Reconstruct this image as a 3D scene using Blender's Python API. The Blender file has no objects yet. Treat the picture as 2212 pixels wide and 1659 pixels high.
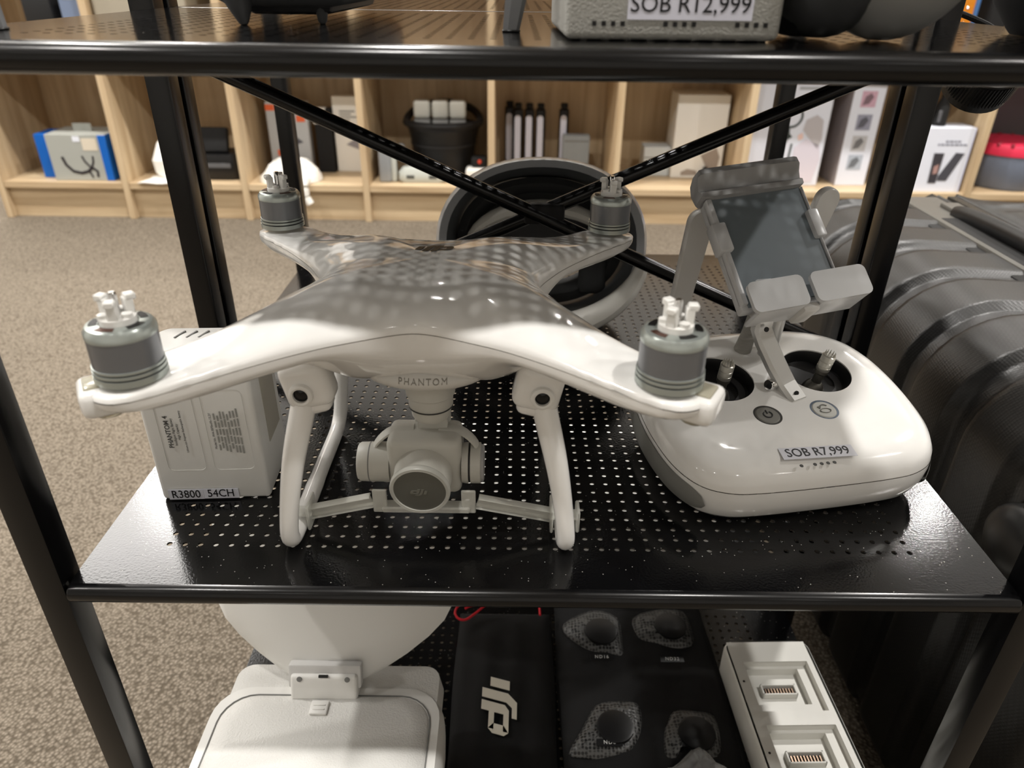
import bpy, bmesh, math, random
import numpy as np
from mathutils import Matrix, Vector, Euler
random.seed(7)
PI = math.pi
C = bpy.context.scene.collection
sc = bpy.context.scene

# ------------------------------------------------------------------ camera
def look_matrix(pos, pitch, yaw, roll):
    f = Vector((math.sin(yaw) * math.cos(pitch), math.cos(yaw) * math.cos(pitch), -math.sin(pitch)))
    r = Vector((math.cos(yaw), -math.sin(yaw), 0))
    u = r.cross(f)
    R = math.cos(roll) * r + math.sin(roll) * u
    U = -math.sin(roll) * r + math.cos(roll) * u
    m = Matrix((R, U, -f)).transposed().to_4x4()
    m.translation = pos
    return m
cd = bpy.data.cameras.new('camera')
cd.sensor_width = 36
cd.lens = 1578.5 / 2212 * 36
cd.clip_start = 0.02
cd.dof.use_dof = True
cd.dof.focus_distance = 0.50
cd.dof.aperture_fstop = 9.0
cam = bpy.data.objects.new('camera', cd)
C.objects.link(cam)
cam.matrix_world = look_matrix(Vector((.2586, -.3208, .7203)), .5118, .0016, .0135)
sc.camera = cam

# ------------------------------------------------------------------ world, lamps, exposure
w = bpy.data.worlds.new('world')
sc.world = w
w.use_nodes = True
w.node_tree.nodes['Background'].inputs[0].default_value = (.88, .94, 1, 1)
w.node_tree.nodes['Background'].inputs[1].default_value = .12
sc.view_settings.view_transform = 'Standard'
sc.view_settings.look = 'None'
sc.view_settings.exposure = 0.95
sc.view_settings.gamma = 1
sc.view_settings.use_curve_mapping = False
LAMP_W = 20.0
WARM = (1.0, .965, .92)
def lamp(x, y, z=2.66, e=LAMP_W, r=.05, col=WARM):
    l = bpy.data.lights.new('downlight_lamp', 'AREA')
    l.shape = 'DISK'; l.size = 2 * r; l.energy = e; l.color = col
    o = bpy.data.objects.new('downlight_lamp', l)
    o.location = (x, y, z)
    C.objects.link(o)
    return o
LAMPS = [(x, y, e) for y, e in ((-2.2, .06), (-.42, .60), (1.35, 1.05), (3.0, .3)) for x in (-3.1, -1.68, -.25, 1.2, 2.65)]  # the rearmost row is added to brighten the back wall
for x, y, e in LAMPS:
    lamp(x, y, e=LAMP_W * e)
for x, y, e in ((-1.78, 2.75, 30.), (2.9, 2.75, 2.)):
    l = bpy.data.lights.new('ceiling_panel_lamp', 'AREA'); l.shape = 'RECTANGLE'; l.size = 1.2; l.size_y = 1.2; l.energy = e; l.color = (1, .97, .93)
    o = bpy.data.objects.new('ceiling_panel_lamp', l); o.location = (x, y, 2.66); C.objects.link(o)

# ------------------------------------------------------------------ helpers: materials
def lin(c):
    return tuple((v / 12.92 if v <= .04045 else ((v + .055) / 1.055) ** 2.4) for v in (k / 255 for k in c))
MATS = {}
def mat(name, rgb, rough=.4, metal=0., spec=.5, bump=0., bscale=200., coat=0., trans=0., ior=1.45, alpha=1., rvar=0., sheen=0., stretch=None, emit=None):
    if name in MATS:
        return MATS[name]
    m = bpy.data.materials.new(name)
    m.use_nodes = True
    nt = m.node_tree
    b = nt.nodes['Principled BSDF']
    b.inputs['Base Color'].default_value = (*lin(rgb), 1)
    b.inputs['Roughness'].default_value = rough
    b.inputs['Metallic'].default_value = metal
    b.inputs['Specular IOR Level'].default_value = spec
    b.inputs['Coat Weight'].default_value = coat
    b.inputs['Coat Roughness'].default_value = .06
    b.inputs['Transmission Weight'].default_value = trans
    b.inputs['IOR'].default_value = ior
    b.inputs['Alpha'].default_value = alpha
    if sheen:
        b.inputs['Sheen Weight'].default_value = sheen
    if bump or rvar:
        tc = nt.nodes.new('ShaderNodeTexCoord')
        n = nt.nodes.new('ShaderNodeTexNoise')
        n.inputs['Scale'].default_value = bscale
        n.inputs['Detail'].default_value = 3
        if stretch:
            mp = nt.nodes.new('ShaderNodeMapping')
            mp.inputs['Scale'].default_value = stretch
            nt.links.new(tc.outputs['Object'], mp.inputs[0]); nt.links.new(mp.outputs[0], n.inputs['Vector'])
        else:
            nt.links.new(tc.outputs['Object'], n.inputs['Vector'])
        if bump:
            bp = nt.nodes.new('ShaderNodeBump')
            bp.inputs['Strength'].default_value = bump
            bp.inputs['Distance'].default_value = .001
            nt.links.new(n.outputs['Fac'], bp.inputs['Height'])
            nt.links.new(bp.outputs[0], b.inputs['Normal'])
        if rvar:
            mr = nt.nodes.new('ShaderNodeMapRange')
            mr.inputs['To Min'].default_value = rough - rvar
            mr.inputs['To Max'].default_value = rough + rvar
            nt.links.new(n.outputs['Fac'], mr.inputs['Value'])
            nt.links.new(mr.outputs[0], b.inputs['Roughness'])
    MATS[name] = m
    return m
def wood(name, stretch, a=(212, 190, 156), b_=(178, 152, 118)):
    m = bpy.data.materials.new(name); m.use_nodes = True
    nt = m.node_tree; b = nt.nodes['Principled BSDF']
    tc = nt.nodes.new('ShaderNodeTexCoord'); mp = nt.nodes.new('ShaderNodeMapping')
    mp.inputs['Scale'].default_value = stretch
    n = nt.nodes.new('ShaderNodeTexNoise'); n.inputs['Scale'].default_value = 3.2; n.inputs['Detail'].default_value = 8; n.inputs['Distortion'].default_value = .6
    cr = nt.nodes.new('ShaderNodeValToRGB')
    cr.color_ramp.elements[0].position = .32; cr.color_ramp.elements[0].color = (*lin(b_), 1)
    cr.color_ramp.elements[1].position = .68; cr.color_ramp.elements[1].color = (*lin(a), 1)
    bp = nt.nodes.new('ShaderNodeBump'); bp.inputs['Strength'].default_value = .15; bp.inputs['Distance'].default_value = .001
    nt.links.new(tc.outputs['Object'], mp.inputs[0]); nt.links.new(mp.outputs[0], n.inputs['Vector'])
    nt.links.new(n.outputs['Fac'], cr.inputs[0]); nt.links.new(cr.outputs[0], b.inputs['Base Color'])
    nt.links.new(n.outputs['Fac'], bp.inputs['Height']); nt.links.new(bp.outputs[0], b.inputs['Normal'])
    b.inputs['Roughness'].default_value = .45
    return m
def carpet_mat():
    m = bpy.data.materials.new('loop_pile_carpet'); m.use_nodes = True
    nt = m.node_tree; b = nt.nodes['Principled BSDF']
    tc = nt.nodes.new('ShaderNodeTexCoord')
    mp = nt.nodes.new('ShaderNodeMapping'); mp.inputs['Rotation'].default_value = (0, 0, .5)
    v = nt.nodes.new('ShaderNodeTexVoronoi'); v.inputs['Scale'].default_value = 250; v.inputs['Randomness'].default_value = .75
    n = nt.nodes.new('ShaderNodeTexNoise'); n.inputs['Scale'].default_value = 110; n.inputs['Detail'].default_value = 4
    n2 = nt.nodes.new('ShaderNodeTexNoise'); n2.inputs['Scale'].default_value = 2.2; n2.inputs['Detail'].default_value = 2
    cr = nt.nodes.new('ShaderNodeValToRGB')
    cr.color_ramp.elements[0].position = .05; cr.color_ramp.elements[0].color = (*lin((162, 151, 136)), 1)
    cr.color_ramp.elements[1].position = .75; cr.color_ramp.elements[1].color = (*lin((98, 89, 77)), 1)
    mx = nt.nodes.new('ShaderNodeMixRGB'); mx.blend_type = 'MULTIPLY'; mx.inputs[0].default_value = .12
    mr = nt.nodes.new('ShaderNodeMapRange'); mr.inputs['From Min'].default_value = .3; mr.inputs['From Max'].default_value = .7; mr.inputs['To Min'].default_value = .72; mr.inputs['To Max'].default_value = 1.15
    mx2 = nt.nodes.new('ShaderNodeMixRGB'); mx2.blend_type = 'MULTIPLY'; mx2.inputs[0].default_value = .3
    bp = nt.nodes.new('ShaderNodeBump'); bp.invert = True; bp.inputs['Strength'].default_value = .9; bp.inputs['Distance'].default_value = .0025
    L = nt.links.new
    L(tc.outputs['Object'], mp.inputs[0]); L(mp.outputs[0], v.inputs['Vector']); L(tc.outputs['Object'], n.inputs['Vector']); L(tc.outputs['Object'], n2.inputs['Vector'])
    L(v.outputs['Distance'], cr.inputs[0]); L(cr.outputs[0], mx.inputs[1]); L(n.outputs['Fac'], mr.inputs['Value']); L(mr.outputs[0], mx.inputs[2])
    L(mx.outputs[0], mx2.inputs[1]); L(n2.outputs['Fac'], mx2.inputs[2]); L(mx2.outputs[0], b.inputs['Base Color'])
    L(v.outputs['Distance'], bp.inputs['Height']); L(bp.outputs[0], b.inputs['Normal'])
    b.inputs['Roughness'].default_value = .95; b.inputs['Specular IOR Level'].default_value = .1
    return m
def weave_mat(name, c1, c2, scale, rough=.45, bump=.8):
    # fine woven / embossed diamond texture
    m = bpy.data.materials.new(name); m.use_nodes = True
    nt = m.node_tree; b = nt.nodes['Principled BSDF']
    tc = nt.nodes.new('ShaderNodeTexCoord')
    mp = nt.nodes.new('ShaderNodeMapping'); mp.inputs['Rotation'].default_value = (PI / 4, PI / 4, PI / 4)
    ck = nt.nodes.new('ShaderNodeTexVoronoi'); ck.inputs['Scale'].default_value = scale; ck.inputs['Randomness'].default_value = 0.0
    cr = nt.nodes.new('ShaderNodeValToRGB')
    cr.color_ramp.elements[0].position = .1; cr.color_ramp.elements[0].color = (*lin(c1), 1)
    cr.color_ramp.elements[1].position = .6; cr.color_ramp.elements[1].color = (*lin(c2), 1)
    bp = nt.nodes.new('ShaderNodeBump'); bp.invert = True; bp.inputs['Strength'].default_value = bump; bp.inputs['Distance'].default_value = .0006
    L = nt.links.new
    L(tc.outputs['Object'], mp.inputs[0]); L(mp.outputs[0], ck.inputs['Vector']); L(ck.outputs['Distance'], cr.inputs[0]); L(cr.outputs[0], b.inputs['Base Color'])
    L(ck.outputs['Distance'], bp.inputs['Height']); L(bp.outputs[0], b.inputs['Normal'])
    b.inputs['Roughness'].default_value = rough
    b.inputs['Specular IOR Level'].default_value = .55
    return m

# ------------------------------------------------------------------ helpers: geometry (all in world metres)
class G:
    def __init__(s):
        s.v = []; s.f = []
    def add(s, vs, fs, M=None):
        n = len(s.v)
        if M is not None:
            vs = [tuple(M @ Vector(p)) for p in vs]
        s.v.extend(tuple(p) for p in vs); s.f.extend([tuple(i + n for i in f) for f in fs])
        return s
    def box(s, x0, x1, y0, y1, z0, z1, bev=0., seg=2, M=None):
        cx, cy, cz = (x0 + x1) / 2, (y0 + y1) / 2, (z0 + z1) / 2
        if bev <= 0:
            vs = [(x, y, z) for x in (x0, x1) for y in (y0, y1) for z in (z0, z1)]
            return s.add(vs, [(0, 1, 3, 2), (4, 6, 7, 5), (0, 4, 5, 1), (2, 3, 7, 6), (0, 2, 6, 4), (1, 5, 7, 3)], M)
        bm = bmesh.new()
        bmesh.ops.create_cube(bm, size=1)
        for p in bm.verts:
            p.co = Vector((p.co.x * (x1 - x0) + cx, p.co.y * (y1 - y0) + cy, p.co.z * (z1 - z0) + cz))
        bmesh.ops.bevel(bm, geom=bm.edges[:], offset=min(bev, (x1 - x0) * .49, (y1 - y0) * .49, (z1 - z0) * .49), segments=seg, profile=.5, affect='EDGES')
        bm.verts.index_update()
        vs = [tuple(p.co) for p in bm.verts]; fs = [[q.index for q in f.verts] for f in bm.faces]
        bm.free()
        return s.add(vs, fs, M)
    def lathe(s, prof, n=32, M=None, cap0=True, cap1=True):
        vs = []; fs = []
        k = len(prof)
        for r, z in prof:
            for i in range(n):
                a = 2 * PI * i / n
                vs.append((r * math.cos(a), r * math.sin(a), z))
        for j in range(k - 1):
            for i in range(n):
                i2 = (i + 1) % n
                fs.append((j * n + i, j * n + i2, (j + 1) * n + i2, (j + 1) * n + i))
        if cap0 and prof[0][0] > 1e-6: fs.append(tuple(range(n))[::-1])
        if cap1 and prof[-1][0] > 1e-6: fs.append(tuple((k - 1) * n + i for i in range(n)))
        return s.add(vs, fs, M)
    def loft(s, rings, cap0=True, cap1=True, closed=True, M=None):
        n = len(rings[0]); vs = [p for r in rings for p in r]; fs = []
        for j in range(len(rings) - 1):
            for i in range(n if closed else n - 1):
                i2 = (i + 1) % n
                fs.append((j * n + i, j * n + i2, (j + 1) * n + i2, (j + 1) * n + i))
        if cap0: fs.append(tuple(range(n))[::-1])
        if cap1: fs.append(tuple((len(rings) - 1) * n + i for i in range(n)))
        return s.add(vs, fs, M)
    def tube(s, path, r, n=12, cap=True, up=(0, 0, 1), aspect=1.):
        path = [Vector(p) for p in path]
        rings = []
        for i, p in enumerate(path):
            t = (path[min(i + 1, len(path) - 1)] - path[max(i - 1, 0)]).normalized()
            u = Vector(up)
            if abs(t.dot(u)) > .95: u = Vector((0, 1, 0)) if abs(t.y) < .9 else Vector((1, 0, 0))
            a = t.cross(u).normalized(); b = a.cross(t).normalized()
            rr = r[i] if isinstance(r, (list, tuple)) else r
            rings.append([tuple(p + a * rr * math.cos(2 * PI * k / n) + b * rr * aspect * math.sin(2 * PI * k / n)) for k in range(n)])
        return s.loft(rings, cap, cap)
    def prism(s, poly, z0, z1, M=None):
        n = len(poly)
        vs = [(x, y, z0) for x, y in poly] + [(x, y, z1) for x, y in poly]
        fs = [tuple(range(n))[::-1], tuple(range(n, 2 * n))] + [(i, (i + 1) % n, n + (i + 1) % n, n + i) for i in range(n)]
        return s.add(vs, fs, M)
    def ell(s, c, r, n=24, m=14, M=None, e=1.):
        prof = []
        vs = []; fs = []
        sg = lambda x: math.copysign(abs(x) ** e, x)
        for j in range(m + 1):
            a = -PI / 2 + PI * j / m
            for i in range(n):
                t = 2 * PI * i / n
                vs.append((c[0] + r[0] * sg(math.cos(a)) * sg(math.cos(t)), c[1] + r[1] * sg(math.cos(a)) * sg(math.sin(t)), c[2] + r[2] * sg(math.sin(a))))
        for j in range(m):
            for i in range(n):
                i2 = (i + 1) % n
                fs.append((j * n + i, j * n + i2, (j + 1) * n + i2, (j + 1) * n + i))
        return s.add(vs, fs, M)
def catmull(pts, sub=6, closed=False):
    P = [Vector(p) for p in pts]; n = len(P); out = []
    rng = range(n) if closed else range(n - 1)
    for i in rng:
        if closed: a, b, c, d = P[(i - 1) % n], P[i], P[(i + 1) % n], P[(i + 2) % n]
        else: a, b, c, d = P[max(i - 1, 0)], P[i], P[i + 1], P[min(i + 2, n - 1)]
        for k in range(sub):
            t = k / sub
            out.append(.5 * ((2 * b) + (c - a) * t + (2 * a - 5 * b + 4 * c - d) * t * t + (3 * b - a - 3 * c + d) * t ** 3))
    if not closed: out.append(P[-1])
    return out
def basis(o, x, y, z):
    m = Matrix((Vector(x), Vector(y), Vector(z))).transposed().to_4x4(); m.translation = Vector(o); return m
def axis_m(o, z, x=None):
    z = Vector(z).normalized()
    x = Vector(x) if x is not None else (Vector((1, 0, 0)) if abs(z.x) < .9 else Vector((0, 1, 0)))
    y = z.cross(x).normalized(); x = y.cross(z).normalized()
    return basis(o, x, y, z)
def T(x, y, z): return Matrix.Translation((x, y, z))
def R(a, ax): return Matrix.Rotation(a, 4, ax)

def make_mesh(name, g, m, smooth=True, ang=38):
    me = bpy.data.meshes.new(name)
    me.from_pydata(g.v, [], g.f)
    me.validate(); me.update()
    bm = bmesh.new(); bm.from_mesh(me)
    bmesh.ops.remove_doubles(bm, verts=bm.verts[:], dist=1e-6)
    bmesh.ops.recalc_face_normals(bm, faces=bm.faces[:])
    bm.to_mesh(me); bm.free()
    if smooth:
        me.polygons.foreach_set('use_smooth', [True] * len(me.polygons))
        me.set_sharp_from_angle(angle=math.radians(ang))
    if m is not None: me.materials.append(m)
    return me
def tag(o, label=None, cat=None, group=None, kind=None):
    if label: o['label'] = label
    if cat: o['category'] = cat
    if group: o['group'] = group
    if kind: o['kind'] = kind
    return o
def thing(name, label, cat, loc, rz=0., group=None):
    o = bpy.data.objects.new(name, None)
    o.empty_display_size = .02
    o.location = loc; o.rotation_euler = (0, 0, rz)
    C.objects.link(o)
    return tag(o, label, cat, group)
def root_of(o):
    while o.parent is not None: o = o.parent
    return o
def part(name, g, m, parent, label=None, smooth=True, ang=38, kind=None):
    inv = root_of(parent).matrix_basis.inverted()
    h = G(); h.v = [tuple(inv @ Vector(p)) for p in g.v]; h.f = g.f
    o = bpy.data.objects.new(name, make_mesh(name, h, m, smooth, ang))
    o.parent = parent
    C.objects.link(o)
    if label: o['label'] = label
    if kind: o['kind'] = kind
    return o
def solo(name, g, m, loc, label, cat, group=None, kind=None, smooth=True, ang=38):
    h = G(); h.v = [(x - loc[0], y - loc[1], z - loc[2]) for x, y, z in g.v]; h.f = g.f
    o = bpy.data.objects.new(name, make_mesh(name, h, m, smooth, ang))
    o.location = loc
    C.objects.link(o)
    return tag(o, label, cat, group, kind)
def struct(name, g, m, smooth=False):
    o = bpy.data.objects.new(name, make_mesh(name, g, m, smooth)); C.objects.link(o); o['kind'] = 'structure'; return o
def copy_tree(o, parent=None):
    c = o.copy(); C.objects.link(c)
    if parent is not None: c.parent = parent
    for ch in list(o.children): copy_tree(ch, c)
    return c
def text_g(body, size, M, align='CENTER', ext=.00015, space=1., bold=0.):
    cu = bpy.data.curves.new('t', 'FONT'); cu.body = body; cu.size = size; cu.align_x = align; cu.align_y = 'CENTER'
    cu.extrude = ext; cu.space_character = space; cu.resolution_u = 3; cu.offset = bold
    ob = bpy.data.objects.new('t', cu)
    C.objects.link(ob)
    me = bpy.data.meshes.new_from_object(ob.evaluated_get(bpy.context.evaluated_depsgraph_get()))
    g = G(); g.add([tuple(p.co) for p in me.vertices], [tuple(f.vertices) for f in me.polygons], M)
    bpy.data.objects.remove(ob); bpy.data.curves.remove(cu); bpy.data.meshes.remove(me)
    return g
def logo_g(M, t=.0003, warp=None):
    # three slanted glyphs in a unit about 2.0 wide and 1.0 high
    sh = .27
    quads = [((.12, .22), (.65, .22), (.65, .37), (.12, .37)), ((0, .34), (.30, .34), (.30, .66), (0, .66)), ((.12, .63), (.65, .63), (.65, .78), (.12, .78)),
             ((.0, .34), (.12, .22), (.30, .37), (.30, .36)), ((.0, .66), (.30, .64), (.30, .63), (.12, .78)),
             ((.65, .22), (.80, .22), (.95, .34), (.95, 1.0), (.65, 1.0)),
             ((1.05, .30), (1.05, 1.0), (1.35, 1.0), (1.35, .26), (1.12, .0), (.60, .0), (.60, .14), (.92, .14)),
             ((1.47, .22), (1.77, .22), (1.77, .78), (1.47, .78))]
    g = G()
    for q in quads:
        p = [(x - 1.0 + sh * (y - .5), y - .5) for x, y in q]
        g.prism(p, 0, t)
    g.v = [tuple(M @ Vector(p)) for p in g.v]
    if warp: g.v = [warp(p) for p in g.v]
    return g
def rrect(w, h, r, n=5, cx=0, cy=0):
    out = []
    for sx, sy, a0 in ((1, 1, 0), (-1, 1, PI / 2), (-1, -1, PI), (1, -1, 1.5 * PI)):
        for k in range(n + 1):
            a = a0 + PI / 2 * k / n
            out.append((cx + sx * (w / 2 - r) + r * math.cos(a), cy + sy * (h / 2 - r) + r * math.sin(a)))
    return out
def ring2(ro, ri, n=32, z0=0, z1=.0003, a0=0, a1=2 * PI, M=None):
    g = G(); vs = []; fs = []
    full = abs(a1 - a0 - 2 * PI) < 1e-6
    k = n if full else n + 1
    for i in range(k):
        a = a0 + (a1 - a0) * i / n
        for r in (ri, ro):
            for z in (z0, z1): vs.append((r * math.cos(a), r * math.sin(a), z))
    for i in range(n):
        a = 4 * i; b = 4 * ((i + 1) % k)
        fs += [(a + 1, a + 3, b + 3, b + 1), (a, b, b + 2, a + 2), (a + 2, b + 2, b + 3, a + 3), (a, a + 1, b + 1, b)]
    g.add(vs, fs, M); return g

# ------------------------------------------------------------------ materials
M_black = mat('black_powder_coat', (8, 8, 9), .11, spec=.45, bump=.07, bscale=620)
def add_dust(m, base, amount=.93):
    nt = m.node_tree; b = nt.nodes['Principled BSDF']
    tc = nt.nodes.new('ShaderNodeTexCoord'); v = nt.nodes.new('ShaderNodeTexVoronoi'); v.inputs['Scale'].default_value = 480
    sep = nt.nodes.new('ShaderNodeSeparateColor')
    a = nt.nodes.new('ShaderNodeMath'); a.operation = 'GREATER_THAN'; a.inputs[1].default_value = amount
    c = nt.nodes.new('ShaderNodeMath'); c.operation = 'LESS_THAN'; c.inputs[1].default_value = .16
    k = nt.nodes.new('ShaderNodeMath'); k.operation = 'MULTIPLY'
    mx = nt.nodes.new('ShaderNodeMixRGB'); mx.inputs[1].default_value = (*lin(base), 1); mx.inputs[2].default_value = (*lin((150, 148, 142)), 1)
    L = nt.links.new
    L(tc.outputs['Object'], v.inputs['Vector']); L(v.outputs['Color'], sep.inputs[0]); L(sep.outputs[0], a.inputs[0]); L(v.outputs['Distance'], c.inputs[0])
    L(a.outputs[0], k.inputs[0]); L(c.outputs[0], k.inputs[1]); L(k.outputs[0], mx.inputs[0]); L(mx.outputs[0], b.inputs['Base Color'])
add_dust(M_black, (8, 8, 9), .90)
M_tube = mat('black_tube_enamel', (7, 7, 8), .22, spec=.45)
M_white = mat('white_gloss_plastic', (236, 235, 232), .10, spec=.5, coat=.3)
M_white2 = mat('white_satin_plastic', (232, 231, 227), .28)
M_batt = mat('white_battery_plastic', (226, 226, 223), .38)
M_panel = mat('pale_grey_plastic', (205, 203, 198), .35)
M_gim = mat('gimbal_grey_paint', (188, 187, 180), .42, bump=.05, bscale=1500)
M_gimd = mat('gimbal_dark_gap', (40, 40, 40), .5)
M_lens = mat('lens_cap_grey', (88, 88, 82), .33)
M_clear = mat('frosted_clear_plastic', (222, 222, 214), .28, alpha=.5)
M_led = mat('led_lens', (205, 200, 180), .15, trans=.5)
M_alu = mat('anodised_motor_grey', (126, 128, 132), .34, metal=.6)
M_alul = mat('machined_silver', (176, 183, 179), .28, metal=.65)
M_dark = mat('dark_recess', (10, 10, 10), .5)
M_copper = mat('copper_winding', (88, 58, 48), .4, metal=.5)
M_chrome = mat('chrome', (215, 215, 215), .08, metal=1)
M_ink = mat('black_ink', (14, 14, 18), .6)
M_inkg = mat('grey_ink', (120, 120, 118), .6)
M_label = mat('paper_label', (214, 216, 226), .5)
M_labelc = mat('clear_film_label', (213, 214, 222), .25)
M_grey = mat('mid_grey_plastic', (158, 158, 158), .40)
M_greyd = mat('dark_grey_rubber', (72, 75, 76), .6)
M_rub = mat('grip_rubber', (122, 122, 118), .65)
M_metal = mat('satin_metal_arm', (206, 206, 204), .32, metal=.55)
M_pad = mat('slate_rubber_pad', (116, 125, 131), .34)
M_lgrey = mat('light_grey_plastic', (206, 204, 200), .35)
M_hold = mat('holder_grey_plastic', (208, 209, 210), .26)
M_blk = mat('black_plastic', (16, 16, 17), .38)
M_blkm = mat('black_matt', (13, 13, 14), .75)
M_cloth = mat('black_nylon', (9, 9, 10), .85, bump=.4, bscale=900)
M_red = mat('red_cord', (214, 28, 44), .6)
M_woodv = wood('oak_vertical_grain', (9, 9, .55))
M_woodh = wood('oak_board_grain', (.55, 9, 9))
M_case = mat('textured_grey_case', (176, 175, 169), .55, bump=.5, bscale=900)
M_wall = mat('white_wall_paint', (205, 203, 199), .8)
M_ceil = mat('ceiling_paint', (205, 203, 199), .9)

# ------------------------------------------------------------------ room
g = G(); g.box(-4.2, 4.2, -3.2, 3.6, -.05, 0); struct('floor', g, carpet_mat())
g = G(); g.box(-4.2, 4.2, -3.2, 3.6, 2.7, 2.75); struct('ceiling', g, M_ceil)
g = G(); g.box(-4.2, 4.2, 3.5, 3.6, 0, 2.7); struct('wall_back', g, M_wall)
g = G(); g.box(-4.2, 4.2, -3.3, -3.2, 0, 2.7); struct('wall_front', g, M_wall)
g = G(); g.box(-4.3, -4.2, -3.2, 3.6, 0, 2.7); struct('wall_left', g, M_wall)
g = G(); g.box(4.2, 4.3, -3.2, 3.6, 0, 2.7); struct('wall_right', g, M_wall)

# ------------------------------------------------------------------ display racks
def perf_sheet():
    x0, x1, y0, y1, t = -.0035, .564, 0., .2965, .0012
    hx, nx, hy, ny, p, r = .0418, 49, .0352, 23, .00986, .0018
    ax0, ay0 = hx - p / 2, hy - p / 2
    ax1, ay1 = ax0 + nx * p, ay0 + ny * p
    n = 12
    ang = [2 * PI * k / n + PI / 12 for k in range(n)]
    sq = []
    for a in ang:
        c, s = math.cos(a), math.sin(a); m = max(abs(c), abs(s)); sq.append((c / m * p / 2, s / m * p / 2))
    # put the four nearest points exactly into the corners
    for sx in (-1, 1):
        for sy in (-1, 1):
            k = min(range(n), key=lambda i: (sq[i][0] - sx * p / 2) ** 2 + (sq[i][1] - sy * p / 2) ** 2)
            sq[k] = (sx * p / 2, sy * p / 2)
    ci = [(r * math.cos(a), r * math.sin(a)) for a in ang]
    v = []; f = []
    for j in range(ny):
        for i in range(nx):
            cx, cy = hx + i * p, hy + j * p; b = len(v)
            v += [(cx + x, cy + y, 0) for x, y in sq] + [(cx + x, cy + y, 0) for x, y in ci]
            v += [(cx + x, cy + y, -t) for x, y in sq] + [(cx + x, cy + y, -t) for x, y in ci]
            for k in range(n):
                k2 = (k + 1) % n
                f.append((b + k, b + k2, b + n + k2, b + n + k))
                f.append((b + 2 * n + k, b + 3 * n + k, b + 3 * n + k2, b + 2 * n + k2))
                f.append((b + n + k, b + n + k2, b + 3 * n + k2, b + 3 * n + k))
    g = G(); g.v = v; g.f = f
    for a, b_, c, d in ((x0, x1, y0, ay0), (x0, x1, ay1, y1), (x0, ax0, ay0, ay1), (ax1, x1, ay0, ay1)):
        k = len(g.v)
        g.v += [(a, c, 0), (b_, c, 0), (b_, d, 0), (a, d, 0), (a, c, -t), (b_, c, -t), (b_, d, -t), (a, d, -t)]
        g.f += [(k, k + 1, k + 2, k + 3), (k + 7, k + 6, k + 5, k + 4), (k, k + 4, k + 5, k + 1), (k + 1, k + 5, k + 6, k + 2), (k + 2, k + 6, k + 7, k + 3), (k + 3, k + 7, k + 4, k)]
    # short side and rear flanges
    g.box(x0, x0 + .0012, y0 + .004, y1, -.010, -.0012); g.box(x1 - .0012, x1, y0 + .004, y1, -.010, -.0012); g.box(x0, x1, y1 - .0012, y1, -.010, -.0012)
    me = bpy.data.meshes.new('shelf'); me.from_pydata(g.v, [], g.f); me.update(); me.materials.append(M_black)
    return me
SHEET = perf_sheet()
def roll_mesh():
    rr = .0064
    prof = []
    for k in range(15):
        a = PI / 2 + PI * 1.35 * k / 14
        prof.append((rr * math.cos(a), -rr + rr * math.sin(a)))
    inner = [(y * .72, -rr + (z + rr) * .72) for y, z in prof[::-1]]
    poly = prof + inner
    g = G(); n = len(poly)
    xs = (-.0035, -.0025, .563, .564)
    rings = []
    for i, x in enumerate(xs):
        k = .93 if i in (0, 3) else 1
        rings.append([(x, y * k, -rr + (z + rr) * k) for y, z in poly])
    g.loft(rings)
    return make_mesh('rolled_edge', g, M_tube, True, 50)
ROLL = roll_mesh()
LEVELS = (.11, .40, .695)
def rack(y0, label):
    t = thing('display_rack', label, 'rack', (.28, y0 + .148, 0))
    for x in (-.0235, .5655):
        for y in (y0 - .004, y0 + .276):
            g = G(); g.box(x, x + .0185, y, y + .0185, .004, 1.02, .0012, 2)
            part('post', g, M_tube, t)
            g = G(); g.box(x - .001, x + .0195, y - .001, y + .0195, 0, .006, .001); part('foot_cap', g, M_blkm, t)
    for z in LEVELS:
        o = bpy.data.objects.new('shelf', SHEET); o.parent = t; o.location = (-.28, -.148, z); C.objects.link(o)
        e = bpy.data.objects.new('rolled_edge', ROLL); e.parent = o; C.objects.link(e)
    return t
front_rack = rack(0., 'black metal display rack in front, carrying the white drone on its middle shelf')
yb = .287
for a, b_, dy in (((-.006, .668), (.566, .417), 0.), ((.566, .668), (-.006, .417), .006)):
    g = G(); g.tube([(a[0], yb + dy, a[1]), (b_[0], yb + dy, b_[1])], .0062, 14)
    br = part('cross_brace', g, M_tube, front_rack)
    for q in (.04, .96):
        g = G(); px, pz = a[0] + (b_[0] - a[0]) * q, a[1] + (b_[1] - a[1]) * q
        g.lathe([(.003, 0), (.003, .002), (.0015, .003), (.0005, .0032)], 10, axis_m((px, yb + dy - .006, pz), (0, -1, 0)))
        part('bolt', g, M_chrome, br)
g = G(); g.box(.268, .302, yb - .004, yb + .010, .535, .552, .003); part('brace_joint', g, M_blkm, front_rack)
back_rack = rack(.3065, 'second black metal rack standing close behind the front one, holding the grey headset')

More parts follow.
